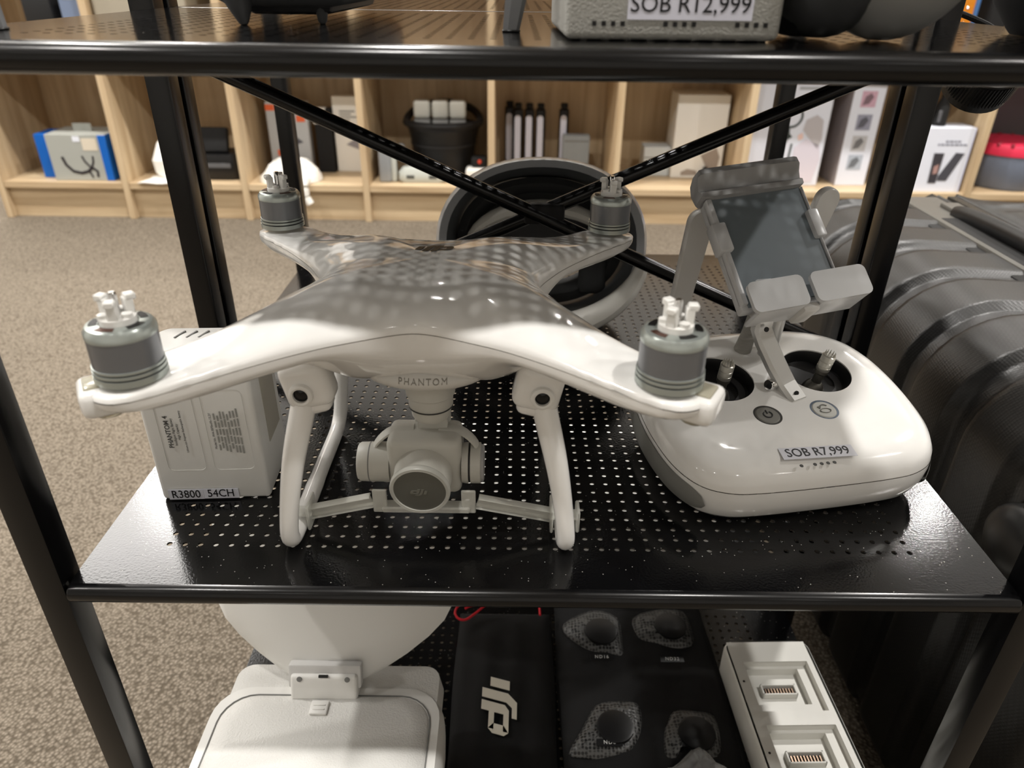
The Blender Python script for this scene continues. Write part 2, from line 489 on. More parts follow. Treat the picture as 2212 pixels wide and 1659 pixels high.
# ------------------------------------------------------------------ white quadcopter
DX, DY, DZ = .2077, .0981, .40
drone = thing('quadcopter_drone', 'glossy white quadcopter drone without propellers on the middle shelf of the front rack', 'drone', (DX, DY, DZ))
def smin(a, b, k):
    h = max(k - abs(a - b), 0) / k
    return min(a, b) - h * h * k * .25
def sstep(a, b, x):
    t = min(max((x - a) / (b - a), 0), 1); return t * t * (3 - 2 * t)
def sdf(x, y):
    ax, ay = abs(x), abs(y)
    d = 9.
    # centre body: rounded box, a little longer than wide
    qx, qy = ax - (.019 + .010 * sstep(.03, -.05, y)), ay - .030
    d0 = math.hypot(max(qx, 0), max(qy, 0)) + min(max(qx, qy), 0) - .030
    # tapered arm
    u = (ax + ay) / 1.41421356; v = abs(ax - ay) / 1.41421356
    t = min(max(u / .172, 0), 1)
    rad = .034 * (1 - t) ** 1.3 + .0150
    cu = u - .172 * t
    d1 = math.hypot(cu, v) - rad
    d2 = math.hypot(u - .1755, v) - .0186
    d = smin(d0, d1, .040)
    d = smin(d, d2, .012)
    return d
def Rad(th):
    c, s = math.cos(th), math.sin(th); lo, hi = .01, .25
    # star shaped: walk outwards then bisect
    r = .02
    while sdf(c * r, s * r) < 0 and r < .25: r += .002
    lo, hi = r - .002, r
    for _ in range(20):
        m_ = (lo + hi) / 2
        if sdf(c * m_, s * m_) < 0: lo = m_
        else: hi = m_
    return lo
def sstep(a, b, x):
    t = min(max((x - a) / (b - a), 0), 1); return t * t * (3 - 2 * t)
def armw(th): return max(0, -math.cos(4 * th)) ** 2.5
def rimz(th, r):
    fr = max(0, -math.sin(th)) ** 5; bk = max(0, math.sin(th)) ** 6
    return .1445 + .0052 * fr + .0035 * bk + .002 * (1 - armw(th)) * (1 - fr)
def Htop(r, y): return .1690 - .0170 * sstep(.045, .155, r) - .002 * sstep(.0, .08, y)
def ztop(th, s, Rr):
    r = s * Rr; a = armw(th); n = 2.5 + 3.0 * a
    rz = rimz(th, r)
    return rz + (Htop(r, r * math.sin(th)) - rz) * max(0, 1 - s ** n) ** (1 / (2.2 + 1.2 * a))
def zbot(th, s, Rr):
    r = s * Rr; a = armw(th); n = 3.4 + 1.5 * a
    hb = .0112 + .0273 * (1 - sstep(.050, .105, r))
    return rimz(th, r) - .0006 - hb * max(0, 1 - s ** n) ** (1 / 3.2)
NT = 720
ths = [2 * PI * i / NT for i in range(NT)]
RR = [Rad(t) for t in ths]
for _ in range(60):      # ease the outline between the arms
    RR = [RR[i] + .5 * (1 - max(0, -math.cos(4 * ths[i])) ** .5) * ((RR[i - 2] + RR[(i + 2) % NT]) / 2 - RR[i]) for i in range(NT)]
ss = [0.0001, .06, .12, .18, .24, .3, .36, .42, .48, .54, .6, .65, .7, .74, .78, .82, .855, .885, .91, .932, .95, .964, .976, .985, .992, .997, 1.0]
def D(p): return (p[0] + DX, p[1] + DY, p[2] + DZ)
def DT(p): return (p[0] + DX, p[1] + DY, p[2] + DZ + .003 - .0242 * p[1])   # the body sits nose up
def shell(fz, k=1.):
    return [[DT((s * k * RR[i] * math.cos(ths[i]), s * k * RR[i] * math.sin(ths[i]), fz(ths[i], s, RR[i]))) for i in range(NT)] for s in ss]
g = G(); g.loft(shell(ztop), False, False)
top = part('upper_shell', g, M_white, drone, ang=70)
g = G(); g.loft(shell(zbot), False, False)
part('lower_shell', g, M_white, drone, ang=70)
# dark hairline in the joint of the two shells
g = G(); g.tube([DT((.9975 * RR[i] * math.cos(ths[i]), .9975 * RR[i] * math.sin(ths[i]), rimz(ths[i], RR[i]) - .0002)) for i in range(0, NT, 2)] , .00022, 6)
part('shell_seam', g, mat('seam_shadow', (176, 173, 166), .4), drone)
def top_at(x, y):
    th = math.atan2(y, x) % (2 * PI); i = min(int(th / (2 * PI) * NT), NT - 1); Rr = RR[i]
    return ztop(th, min(math.hypot(x, y) / Rr, 1), Rr)
def warp_top(p):
    x, y, dz = p[0], p[1], p[2]
    return DT((x, y, top_at(x, y) + .0004 + dz))
g = logo_g(T(.0015, .016, 0) @ R(PI, 'Z') @ Matrix.Diagonal((.0125, .0135, 1, 1)), .0002, warp_top)
part('shell_logo', g, mat('logo_ink', (54, 52, 46), .4), drone, 'dark three-letter emblem', smooth=False)
# nose panel with embossed word
g = G(); g.ell(D((.0012, -.0375, .1175)), (.038, .0240, .0098), 40, 20)
nose = part('nose_panel', g, M_panel, drone)
def warp_nose(p):
    x, z = p[0], p[1]
    y = -.0375 - .0240 * math.sqrt(max(0, 1 - (x / .038) ** 2 - (z / .0098) ** 2)) - .0001 - p[2]
    return D((.0012 + x, y, .1175 + z))
g = text_g('PHANTOM', .0050, T(0, .0018, 0), space=1.25); g.v = [warp_nose(p) for p in g.v]
part('lettering', g, mat('engraved_grey', (130, 126, 118), .5), nose, smooth=False)

def motor(mx, my, rz):
    base = Vector(DT((mx, my, .1515)))
    M0 = Matrix.Translation(base) @ R(.0242, 'X').inverted() @ R(rz, 'Z')
    g = G(); g.lathe([(.0150, .0068), (.0150, .0205)], 48, M0, True, False)
    bell = part('motor', g, M_alu, drone)
    g = G(); g.lathe([(.0158, 0), (.0158, .0030), (.0150, .0031), (.0150, .0038), (.0157, .0039), (.0157, .0053), (.0149, .0054), (.0149, .0060), (.0155, .0061), (.0155, .0072), (.0148, .0073)], 48, M0)
    part('base_ring', g, M_alul, bell)
    for z in (.0034, .0057):
        g = G(); g.lathe([(.01515, z - .0004), (.01515, z + .0004)], 48, M0, False, False); part('shadow_gap', g, M_dark, bell)
    g = G(); g.lathe([(.0150, .0205), (.01525, .0208), (.01525, .0236), (.0138, .0257), (.0122, .0262), (.0085, .0262), (.0085, .0254), (.001, .0254)], 48, M0, False, True)
    part('bell_cap', g, M_alul, bell)
    for k in range(5):
        a0 = k * 2 * PI / 5 + .2
        part('cooling_slot', ring2(.0122, .0088, 8, .02615, .0264, a0, a0 + .75, M0), M_copper if k % 2 else M_dark, bell)
    g = G(); g.lathe([(.0080, .0255), (.0080, .0288), (.0072, .0292), (.0005, .0292)], 28, M0)
    for k in range(3):
        a = k * 2 * PI / 3 + .5
        mm = M0 @ R(a, 'Z')
        g.box(.0034, .0075, -.0023, .0023, .0285, .0368, .0006, 1, mm)
        g.box(.0042, .0090, -.0023, .0023, .0350, .0382, .0006, 1, mm)
        g.lathe([(.0024, .0285), (.0024, .0308)], 12, M0 @ R(a + PI / 3, 'Z') @ T(.0056, 0, 0))
    part('propeller_mount', g, M_white2, bell)
    g = G(); g.lathe([(.0019, .0285), (.0019, .0392), (.0013, .0400)], 16, M0); part('shaft', g, M_chrome, bell)
for mx, my, rz in ((-.12375, -.12375, .25), (.12375, -.12375, -.55), (-.12375, .12375, 1.1), (.12375, .12375, .1)):
    motor(mx, my, rz)
for sx in (-1, 1):
    # front status light at the arm tip
    mm = T(*DT((sx * .1360, -.1265, .1450))) @ R(-sx * .55, 'Z')
    g = G(); g.box(-.0120, .0120, -.0115, .0110, -.0095, .0045, .0040, 3, mm)
    hs = part('light_housing', g, M_white, drone)
    g = G(); g.box(min(-.002, sx * .009), max(.002, sx * .009), -.0075, .0060, .0033, .0055, .0015, 2, mm); part('status_lens', g, M_led, hs)
    g = G(); g.ell((0, 0, 0), (.007, .0042, .0035), 16, 8, mm @ T(sx * .001, -.002, -.0105)); part('under_lens', g, M_led, hs)
    # landing leg: one bent tube per side
    path = catmull([(sx * .0685, -.048, .108), (sx * .0722, -.053, .092), (sx * .0785, -.0595, .066), (sx * .0832, -.0640, .040), (sx * .0860, -.0665, .018), (sx * .0865, -.0650, .0085), (sx * .0862, -.0570, .0058), (sx * .0858, -.03, .0058), (sx * .0856, .02, .0058), (sx * .0852, .058, .0060), (sx * .0846, .0705, .0105), (sx * .0825, .0735, .024), (sx * .078, .0715, .06), (sx * .070, .066, .118)], 6)
    rad = [(.0058 + .0016 * sstep(.02, .095, p.z) if p.y < 0 else .0054) for p in path]
    g = G(); g.tube([D(p) for p in path], rad, 16, True, (sx, 0, 0))
    leg = part('landing_leg', g, M_white, drone, ang=60)
    g = G()
    mm = T(*D((sx * .0665, -.0475, .1095)))
    g.box(-.0140, .0140, -.0105, .0110, -.0120, .018, .0065, 4, mm @ R(sx * .22, 'Y'))
    g.box(-.0095, .0095, -.0080, .0090, -.0170, .002, .0045, 3, mm @ R(sx * .26, 'Y'))
    mt = part('leg_mount', g, M_white, drone, ang=60)
    fm = T(*D((sx * .0690, -.0600, .1090)))
    g = G(); g.lathe([(.0074, -.004), (.0068, .0006), (.0056, .0014), (.0044, .0008), (.0042, -.002)], 24, fm @ R(PI / 2, 'X'), False, False); part('sensor_ring', g, M_white2, mt)
    g = G(); g.lathe([(.0043, 0), (.002, .0006), (.0003, .0008)], 20, fm @ T(0, .0010, 0) @ R(PI / 2, 'X')); part('sensor_lens', g, mat('sensor_glass', (6, 6, 8), .1), mt)

# gimbal and camera
def GP(x, y, z): return D((x, y, z))
g = G(); mm = T(*GP(.0020, -.034, 0))
g.lathe([(.0155, .1075), (.0150, .0985), (.0140, .0975)], 32, mm); g.lathe([(.0138, .0985), (.0136, .0900), (.0128, .0890)], 32, mm); g.lathe([(.0122, .0895), (.0120, .0835), (.0105, .0812), (.006, .0805)], 32, mm)
gim = part('gimbal', g, M_gim, drone)
g = G(); g.lathe([(.0139, .0896), (.0139, .0905)], 32, mm, False, False); part('gap_ring', g, M_gimd, gim)
g = G(); g.box(-.0105, .0125, -.024, -.0165, .060, .0985, .002, 2, T(*GP(0, 0, 0))); part('yaw_arm', g, M_gim, gim)
g = G(); g.lathe([(.0095, -.006), (.0095, .006)], 24, T(*GP(.002, -.026, .0735)) @ R(PI / 2, 'X')); part('roll_motor', g, M_gim, gim)
# yoke arms left and right of the camera
g = G()
for pts in ([(-.010, -.030, .0690), (-.0235, -.031, .0682), (-.0335, -.033, .0600), (-.0345, -.034, .052)], [(.006, -.030, .0690), (.0195, -.031, .0684), (.0290, -.033, .0600), (.0298, -.034, .050)]):
    g = G(); g.tube([GP(*p) for p in catmull(pts, 4)], .0019, 10, True, (0, 1, 0), 2.6); part('yoke_arm', g, M_gim, gim)
g = G(); g.box(-.0258, .0205, -.0475, -.018, .0300, .0700, .0050, 4, T(*GP(0, 0, 0)))
cam_b = part('camera_housing', g, M_gim, gim)
g = G()
g.lathe([(.0115, -.0455), (.0125, -.0440), (.0128, -.0375), (.0128, -.0250)], 28, T(*GP(0, -.035, .0465)) @ R(PI / 2, 'Y'))
part('tilt_motor', g, M_gim, gim)
g = G(); g.lathe([(.01285, -.0383), (.01285, -.0375)], 28, T(*GP(0, -.035, .0465)) @ R(PI / 2, 'Y'), False, False); part('gap_ring', g, M_inkg, gim)
g = G(); g.lathe([(.0128, .0205), (.0132, .0225), (.0132, .0245), (.0118, .0248), (.0118, .0256), (.0132, .0260), (.0132, .0320), (.0120, .0325)], 28, T(*GP(0, -.035, .0465)) @ R(PI / 2, 'Y'))
part('tilt_hub', g, M_gim, gim)
g = G(); g.lathe([(.0119, .0322), (.0119, .0340), (.0110, .0344)], 28, T(*GP(0, -.035, .0465)) @ R(PI / 2, 'Y')); part('hub_cover', g, M_grey, gim)
g = G(); g.lathe([(.0126, .0248), (.0126, .0256)], 28, T(*GP(0, -.035, .0465)) @ R(PI / 2, 'Y'), False, False); part('gap_ring', g, M_dark, gim)
la = Vector((-.04, -1, -.10)).normalized()
LM = axis_m(GP(-.0032, -.0450, .0465), la, (1, 0, 0))
g = G(); g.lathe([(.0205, -.012), (.0192, -.002), (.0182, .004), (.0178, .013), (.0181, .0145)], 40, LM, False, False); part('lens_barrel', g, M_gim, gim, ang=60)
g = G(); g.lathe([(.0165, .0145), (.0182, .0147), (.0187, .0155), (.0187, .0178), (.0180, .0188), (.0163, .0188), (.0161, .0180)], 40, LM, False, False); part('lens_ring', g, M_clear, gim)
g = G(); g.lathe([(.0164, .0140), (.0164, .0179), (.0003, .0180)], 40, LM); cap = part('lens_cap', g, M_lens, gim)
# (emboss sits on the cap, same level as it)
g = logo_g(LM @ T(0, -.001, .0181) @ Matrix.Diagonal((.0056, .0052, 1, 1)), .00022)
part('cap_emblem', g, mat('cap_emboss', (112, 112, 104), .3), gim, smooth=False)
# frosted transport clamp
g = G()
for sx, xo in ((-1, -.0265), (1, .0205)):
    a = Vector(GP(sx * .0795, -.0455, .0130)); b_ = Vector(GP(xo + sx * .010, -.050, .0270))
    d = (b_ - a).normalized(); n_ = Vector((0, -1, 0)); u = d.cross(n_).normalized()
    mm = basis(a, d, n_, d.cross(n_))
    ln = (b_ - a).length
    g.box(0, ln, -.0030, .0030, -.0042, -.0033, .0003, 1, mm); g.box(0, ln, -.0030, .0030, .0033, .0042, .0003, 1, mm); g.box(0, ln, -.0006, .0006, -.0036, .0036, 0, 1, mm)
    g.box(min(xo, xo + sx * .009), max(xo, xo + sx * .009), -.0535, -.0515, .020, .0375, .0006, 1, T(*GP(0, 0, 0)))
    # clip round the leg
    g.box(sx * .0862 - .0095, sx * .0862 + .0095, -.051, -.041, .0128, .0150, .0008, 1, T(*GP(0, 0, 0)))
    g.box(sx * .0862 - sx * .0080 - .0010, sx * .0862 - sx * .0080 + .0010, -.054, -.036, .0045, .0230, .0008, 1, T(*GP(0, 0, 0)))
    g.box(sx * .0862 + sx * .0090 - .0012, sx * .0862 + sx * .0090 + .0012, -.052, -.038, .0035, .0200, .0008, 1, T(*GP(0, 0, 0)))
g.box(-.030, .026, -.055, -.046, .0205, .0250, .001, 1, T(*GP(0, 0, 0)))
part('gimbal_clamp', g, M_clear, drone)

# ------------------------------------------------------------------ spare flight battery
BR = math.radians(3.5)
bat = thing('drone_battery', 'white drone battery standing upright beside the quadcopter, priced on two small labels', 'battery', (.0194, .079, .40), BR)
BM = bat.matrix_basis.copy()
g = G(); g.box(0, .0733, 0, .058, 0, .098, .003, 3, BM)
rings = [[tuple(BM @ Vector((.03665 + x * k, .029 + y * k2, z))) for x, y in rrect(.0733, .058, .007)] for k, k2, z in ((.998, .998, .094), (1, 1, .099), (.97, .96, .1035), (.86, .82, .106), (.4, .35, .1075))]
g.loft(rings)
bb = part('casing', g, M_batt, bat)
for x0, x1 in ((.0105, .0335), (.0410, .0655)):
    g = G(); g.loft([[tuple(BM @ Vector((p[0], -.0003, p[1]))) for p in rrect(x1 - x0 + .002, .062, .004, 5, (x0 + x1) / 2, .056)], [tuple(BM @ Vector((p[0], .0012, p[1]))) for p in rrect(x1 - x0, .060, .003, 5, (x0 + x1) / 2, .056)]], False, True)
    part('recess_panel', g, mat('recess_white', (213, 213, 208), .45), bat)
def on_front(x, z, dy=-.0006): return BM @ T(x, dy, z) @ R(PI / 2, 'X')
g = text_g('PHANTOM 4', .0044, on_front(.0155, .0560) @ R(PI / 2, 'Z'), ext=.0001, bold=.00006)
part('print', g, mat('print_grey', (88, 88, 86), .6), bat, 'dark heading print', smooth=False)
g = text_g('Intelligent Flight Battery', .0022, on_front(.0188, .0560) @ R(PI / 2, 'Z'), ext=.0001); part('print', g, M_inkg, bat, smooth=False)
g = text_g('High Capacity', .0022, on_front(.0216, .0560) @ R(PI / 2, 'Z'), ext=.0001); part('print', g, M_inkg, bat, smooth=False)
g = text_g('Lithium-ion Polymer Rechargeable Battery', .0019, on_front(.0250, .0560) @ R(PI / 2, 'Z'), ext=.0001); part('print', g, M_inkg, bat, smooth=False)
g = text_g('Model No. PH4-5870mAh-15.2V', .0021, on_front(.0440, .0560) @ R(PI / 2, 'Z'), ext=.0001); part('print', g, M_inkg, bat, smooth=False)
g = G()
for k in range(8):
    ln = random.uniform(.026, .038)
    x = .0466 + k * .0021
    for q in range(5):
        z0 = .056 - ln / 2 + ln * q / 5
        g.box(x - .00045, x + .00045, -.0008, -.0004, z0, z0 + ln / 5 * random.uniform(.7, .93), 0, 1, BM)
part('small_print', g, mat('print_pale', (150, 150, 146), .6), bat, smooth=False, kind='stuff')
g = G()
for k in range(5):
    g.box(-.0006, .0006, -.0055, .0055, 0, .0016, 0, 1, BM @ T(.020 + k * .0078, .040, .1062) @ R(-.35, 'Z'))
part('vent_slot', g, M_inkg, bat)
g = G(); g.box(.0716, .0739, .018, .048, .034, .090, .002, 2, BM); part('side_grip', g, mat('side_strip', (176, 172, 160), .5), bat)
g = G(); g.box(.026, .0300, -.0010, .0002, .0925, .0965, .0006, 1, BM); part('metal_catch', g, M_chrome, bat)
lm = BM @ T(0, -.0007, 0) @ R(PI / 2, 'X')
g = G(); g.box(.0050, .0286, .0012, .0094, -.0002, .0003, 0, 1, lm); lab = part('price_label', g, M_label, bat, 'film label reading R3800')
g = text_g('R3800', .0090, lm @ T(.0168, .0053, .0004) @ Matrix.Diagonal((.84, 1, 1, 1))); part('label_print', g, M_ink, lab, smooth=False)
g = G(); g.box(.0287, .0524, .0014, .0094, -.0002, .0003, 0, 1, lm); lab = part('price_label', g, M_label, bat, 'film label reading 54CH')
g = text_g('54CH', .0090, lm @ T(.0403, .0056, .0004) @ Matrix.Diagonal((.84, 1, 1, 1))); part('label_print', g, M_ink, lab, smooth=False)

# ------------------------------------------------------------------ remote controller
CR = math.radians(11)
ctl = thing('remote_controller', 'white drone remote controller with phone holder at the right of the middle shelf', 'controller', (.462, .062, .40), CR)
CM = ctl.matrix_basis.copy()
U0 = .005
base_pts = [(0, 0), (.045, .0008), (.068, .004), (.085, .014), (.0955, .034), (.1, .062), (.1, .090), (.0965, .113), (.088, .133), (.072, .147), (.048, .1555), (.022, .158)]
pts = base_pts + [(0, .158)] + [(-x, y) for x, y in base_pts[:0:-1]]
OUT = [(p.x, p.y) for p in catmull([(x, y, 0) for x, y in pts], 6, True)]
def ringc(d, z, tilt):
    kx, ky = 1 - d / .1, 1 - d / .079
    out = []
    for x, y in OUT:
        u, v = x * kx, .079 + (y - .079) * ky
        out.append(tuple(CM @ Vector((U0 + u, v, z + tilt * v))))
    return out
TK = .175
def ctop(v): return .0472 + TK * v
g = G(); g.loft([ringc(.030, .0, .0), ringc(.012, .0012, .02), (ringc(.0045, .0085, .07)), ringc(.0008, .018, .12), ringc(0, .026, .15), ringc(0, .0302, .165)], True, False)
part('lower_shell', g, M_white, ctl, ang=60)
g = G(); g.tube(ringc(.0004, .0306, .166) + ringc(.0004, .0306, .166)[:1], .0003, 6); part('shell_seam', g, mat('seam_shadow', (176, 173, 166), .4), ctl)
g = G(); g.loft([ringc(.0002, .0305, .166), ringc(.0006, .0355, .168), ringc(.0028, .0405, .171), ringc(.007, .0442, .174), ringc(.013, .0463, TK), ringc(.022, .0471, TK), ringc(.045, .0472, TK), ringc(.070, .0472, TK)], False, True)
us = part('upper_shell', g, M_white, ctl, ang=60)
WELLS = ((U0 - .039, .0945), (U0 + .039, .0945))
BTNS = ((U0 - .0210, .0520), (U0 + .0220, .0522))
def cut(target, cutter_g):
    me = make_mesh('cutter', cutter_g, None, False)
    co = bpy.data.objects.new('cutter', me); C.objects.link(co)
    inv = root_of(target).matrix_basis
    co.matrix_basis = Matrix.Identity(4)
    mod = target.modifiers.new('b', 'BOOLEAN'); mod.operation = 'DIFFERENCE'; mod.solver = 'EXACT'; mod.object = co
    bpy.context.view_layer.update()
    dg = bpy.context.evaluated_depsgraph_get()
    new = bpy.data.meshes.new_from_object(target.evaluated_get(dg))
    target.modifiers.remove(mod); target.data = new
    bpy.data.objects.remove(co); bpy.data.meshes.remove(me)
nrm = Vector((0, -TK, 1)).normalized()
def surf(u, v, dz=0.): return CM @ T(u, v, ctop(v) + dz) @ R(math.atan(TK), 'X')
# close the shell from below so that the cuts are clean holes
bm = bmesh.new(); bm.from_mesh(us.data)
bmesh.ops.holes_fill(bm, edges=[e for e in bm.edges if e.is_boundary], sides=0)
bmesh.ops.recalc_face_normals(bm, faces=bm.faces[:]); bm.to_mesh(us.data); bm.free()
for u, v in WELLS:
    g = G(); g.lathe([(.0256, -.0125), (.0256, 0.0), (.0285, .006)], 48, surf(u, v)); cut(us, g)
for u, v in BTNS:
    g = G(); g.lathe([(.0100, -.004), (.0100, .003)], 36, surf(u, v)); cut(us, g)
us.data.polygons.foreach_set('use_smooth', [True] * len(us.data.polygons)); us.data.set_sharp_from_angle(angle=math.radians(40))
for i, (u, v) in enumerate(WELLS):
    g = G(); g.lathe([(.0256, -.0010), (.0246, -.0035), (.0238, -.0100), (.015, -.0118), (.001, -.0120)], 40, surf(u, v), False, True)
    wl = part('stick_well', g, M_blk, ctl)
    part('well_arc', ring2(.0215, .0165, 16, -.0112, -.0100, -1.1, .75, surf(u, v)), mat('well_grey', (58, 58, 60), .4), wl)
    lean = (Vector((.02, .02, 1)) if i == 0 else Vector((.16, .05, 1)))
    so = surf(u - (.002 if i else 0), v - .004, -.012)
    sd = (so.to_3x3() @ lean).normalized()
    SM = axis_m(so.translation, sd)
    g = G(); g.lathe([(.0080, .0), (.0065, .004), (.0042, .006)], 20, SM); g.lathe([(.0036, .004), (.0036, .0130), (.0048, .0142), (.0048, .0172)], 18, SM)
    st = part('control_stick', g, mat('stick_dark_metal', (96, 94, 88), .35, metal=.7), ctl)
    g = G(); g.lathe([(.0047, .0165), (.0050, .0170), (.0050, .0198), (.0047, .0200), (.0047, .0204), (.0050, .0207), (.0050, .0240), (.0047, .0242), (.0047, .0246), (.0050, .0249), (.0050, .0290), (.0042, .0296), (.002, .0292)], 22, SM)
    for k in range(11):
        a = 2 * PI * k / 11
        g.lathe([(.0007, .0292), (.0001, .0325)], 6, SM @ T(.0036 * math.cos(a), .0036 * math.sin(a), 0))
    part('knurled_cap', g, mat('stick_silver', (188, 186, 178), .3, metal=.7), st)
for i, (u, v) in enumerate(BTNS):
    bmx = surf(u, v)
    part('button_ring', ring2(.0100, .0086, 36, -.0035, -.0002, 0, 2 * PI, bmx), mat('ring_dark' if i == 0 else 'ring_blue_grey', (70, 70, 68) if i == 0 else (96, 108, 124), .3, metal=.3), ctl)
    g = G(); g.lathe([(.0086, -.0035), (.0086, -.0004), (.0078, .0003), (.0005, .0005)], 36, bmx)
    bt = part('power_button' if i == 0 else 'home_button', g, mat('button_grey', (122, 121, 116), .35, metal=.2) if i == 0 else mat('button_pale', (196, 196, 190), .4), ctl)
    if i == 0:
        g = ring2(.0034, .0027, 26, .0006, .0009, PI / 2 + .6, PI / 2 + 2 * PI - .6, bmx); g.box(-.0004, .0004, .0008, .0044, .0006, .0009, 0, 1, bmx)
    else:
        g = ring2(.0042, .0036, 24, .0006, .0009, 0, 2 * PI, bmx @ T(0, -.0018, 0) @ Matrix.Diagonal((1, .55, 1, 1)))
        g2 = ring2(.0036, .0029, 14, .0006, .0009, .6, PI * .95, bmx @ T(.0004, .0010, 0)); g.add(g2.v, g2.f)
        g.prism([(-.0045, .0026), (-.0012, .0030), (-.0030, .0004)], .0006, .0009, bmx)
    part('symbol', g, M_ink if i == 0 else mat('symbol_grey', (104, 104, 98), .5), bt, smooth=False)
for k, u in enumerate((-.0175, -.0080, -.0033, .0012, .0058)):
    g = G(); g.lathe([(.0013, 0), (.0011, .0003), (.0002, .0003)], 14, surf(u + .0015, .0005 + .0035, -.0006)); part('indicator_dot', g, mat('dot_dark', (48, 48, 46), .4), ctl)
lm = surf(.0005, .0135, -.00005) @ R(-.06, 'Z')
g = G(); g.box(-.0255, .0255, -.0052, .0052, 0, .0002, 0, 1, lm); lab = part('price_label', g, M_labelc, ctl, 'clear film label reading SOB R7,999')
g = text_g('SOB R7,999', .0104, lm @ T(0, .0001, .0003) @ Matrix.Diagonal((.86, 1, 1, 1)), ext=.0001); part('label_print', g, M_ink, lab, smooth=False)
for sx in (-1, 1):
    # rubber side grips, sunk into the lower shell
    idx = [i for i, (x, y) in enumerate(OUT) if x * sx > .05 and .008 < y < .125]
    idx.sort(key=lambda i: OUT[i][1])
    lay = []
    for d, z, t in ((.0058, .0075, .065), (.0012, .0115, .085), (-.0008, .018, .12), (-.0011, .024, .145), (-.0006, .0275, .155)):
        r_ = ringc(d, z, t); lay.append([r_[i] for i in idx])
    nI = len(idx)
    for q in range(nI):
        f_ = min(q, nI - 1 - q) / max(1, nI * .16)
        k_ = math.sqrt(max(0, 1 - (1 - min(f_, 1)) ** 2)) * .97 + .03
        mid = Vector(lay[2][q])
        for l_ in lay: l_[q] = tuple(mid.lerp(Vector(l_[q]), k_))
    g = G(); g.loft(lay, False, False, False); part('side_grip', g, M_rub, ctl, ang=70)
# bracket from the body up to the phone holder
def CW(u, v, z): return tuple(CM @ Vector((u, v, z)))
path = [(U0 + .009, .066, .0560), (U0 + .005, .078, .0640), (U0 - .002, .086, .078), (U0 - .010, .091, .094), (U0 - .014, .0925, .104), (U0 - .0150, .0900, .1160)]
g = G()
rings = []
for i, p in enumerate(path):
    a = Vector(path[max(i - 1, 0)]); b_ = Vector(path[min(i + 1, len(path) - 1)]); t = (b_ - a).normalized()
    s_ = Vector((1, .15, 0)).normalized(); n_ = t.cross(s_).normalized(); s_ = n_.cross(t).normalized()
    hw, ht = .0075, .0046
    rings.append([CW(*(Vector(p) + s_ * hw * x + n_ * ht * y)) for x, y in ((-.72, -1), (.72, -1), (1, -.5), (1, .5), (.72, 1), (-.72, 1), (-1, .5), (-1, -.5))])
g.loft(rings); br = part('bracket', g, M_metal, ctl, ang=25)
for v_, z_, u_ in ((.0845, .106, -.0150), (.0705, .0625, .0075)):
    g = G(); g.lathe([(.0018, 0), (.0018, .0008)], 14, axis_m(CW(U0 + u_, v_ + (0 if z_ > .1 else -.0035), z_), CM.to_3x3() @ Vector((.1, -1, .25)))); part('bracket_hole', g, M_dark, br)
g = G(); g.lathe([(.0042, 0), (.0042, .0050), (.0036, .0058)], 20, axis_m(CW(U0 - .004, .079, .0640), CM.to_3x3() @ Vector((-1, -.35, .2)))); part('knob', g, M_chrome, br)
g = G(); g.lathe([(.0062, -.010), (.0062, .010)], 20, axis_m(CW(U0 - .0135, .093, .118), CM.to_3x3() @ Vector((1, 0, 0)))); part('hinge', g, M_lgrey, ctl)
g = G(); g.box(-.0075, .0075, -.004, .010, .108, .136, .003, 2, CM @ T(U0 - .0120, .0965, 0)); part('hinge_block', g, M_hold, ctl)
# phone holder: plate plane measured corner to corner
hx = Vector((.0755, .0200, .0060)); hw = hx.length; hx.normalize()
hy = Vector((-.0220, .0700, .0655)); hy = (hy - hy.dot(hx) * hx); hh = hy.length; hy.normalize()
hz = hx.cross(hy)
HM = basis((.4170, .1460, .5215), hx, hy, hz)
g = G(); g.box(0, hw, -.004, hh * .86, -.010, 0, .002, 2, HM); g.box(0, .0045, 0, hh * .86, -.004, .0035, .0012, 2, HM); g.box(hw - .0015, hw, 0, hh * .86, -.004, .0028, .0006, 1, HM)
ph = part('phone_holder', g, M_hold, ctl)
g = G(); g.box(.0045, hw - .0015, -.002, hh * .88, -.001, .0010, .0004, 1, HM); part('rubber_pad', g, M_pad, ph)
g = G(); poly = [(hh * .86, -.010), (hh * .86, .006), (hh * .90, .0065), (hh * .925, .0035), (hh * .98, .0060), (hh * 1.03, .0105), (hh * 1.075, .0100), (hh * 1.085, .002), (hh * 1.05, -.008), (hh * .97, -.0125)]
rings = []
for x, k in ((-.003, .80), (-.001, .95), (.004, 1.), (hw - .003, 1.), (hw - .0005, .96), (hw + .0005, .86)):
    cy, cz = hh * .96, -.001
    rings.append([tuple(HM @ Vector((x, cy + (y - cy) * k, cz + (z - cz) * k))) for y, z in poly])
g.loft(rings); part('top_clamp', g, M_grey, ph, ang=30)
for x0, x1, bx in ((-.0005, hw * .525, 0), (hw * .60, hw + .011, 1)):
    g = G()
    g.loft([[tuple(HM @ Vector((x, y, z))) for x, y in rrect(x1 - x0, .0225, .0045, 4, (x0 + x1) / 2, -.0010)] for z in (.0130, .0150, .0165)])
    g.box(x0 + .003, x1 - .003, -.0125, -.009, -.010, .0145, .0015, 2, HM)
    part('bottom_jaw', g, M_hold, ph)
g = G(); g.box(hw * .47, hw * .64, -.0160, -.0090, -.012, .012, .003, 2, HM); part('jaw_link', g, M_lgrey, ph)
for x0, x1 in ((-.0035, .0075), (hw - .0055, hw + .0030)):
    g = G(); g.box(x0, x1, hh * .42, hh * .65, -.006, .0055, .0015, 2, HM); part('side_clip', g, M_hold, ph)
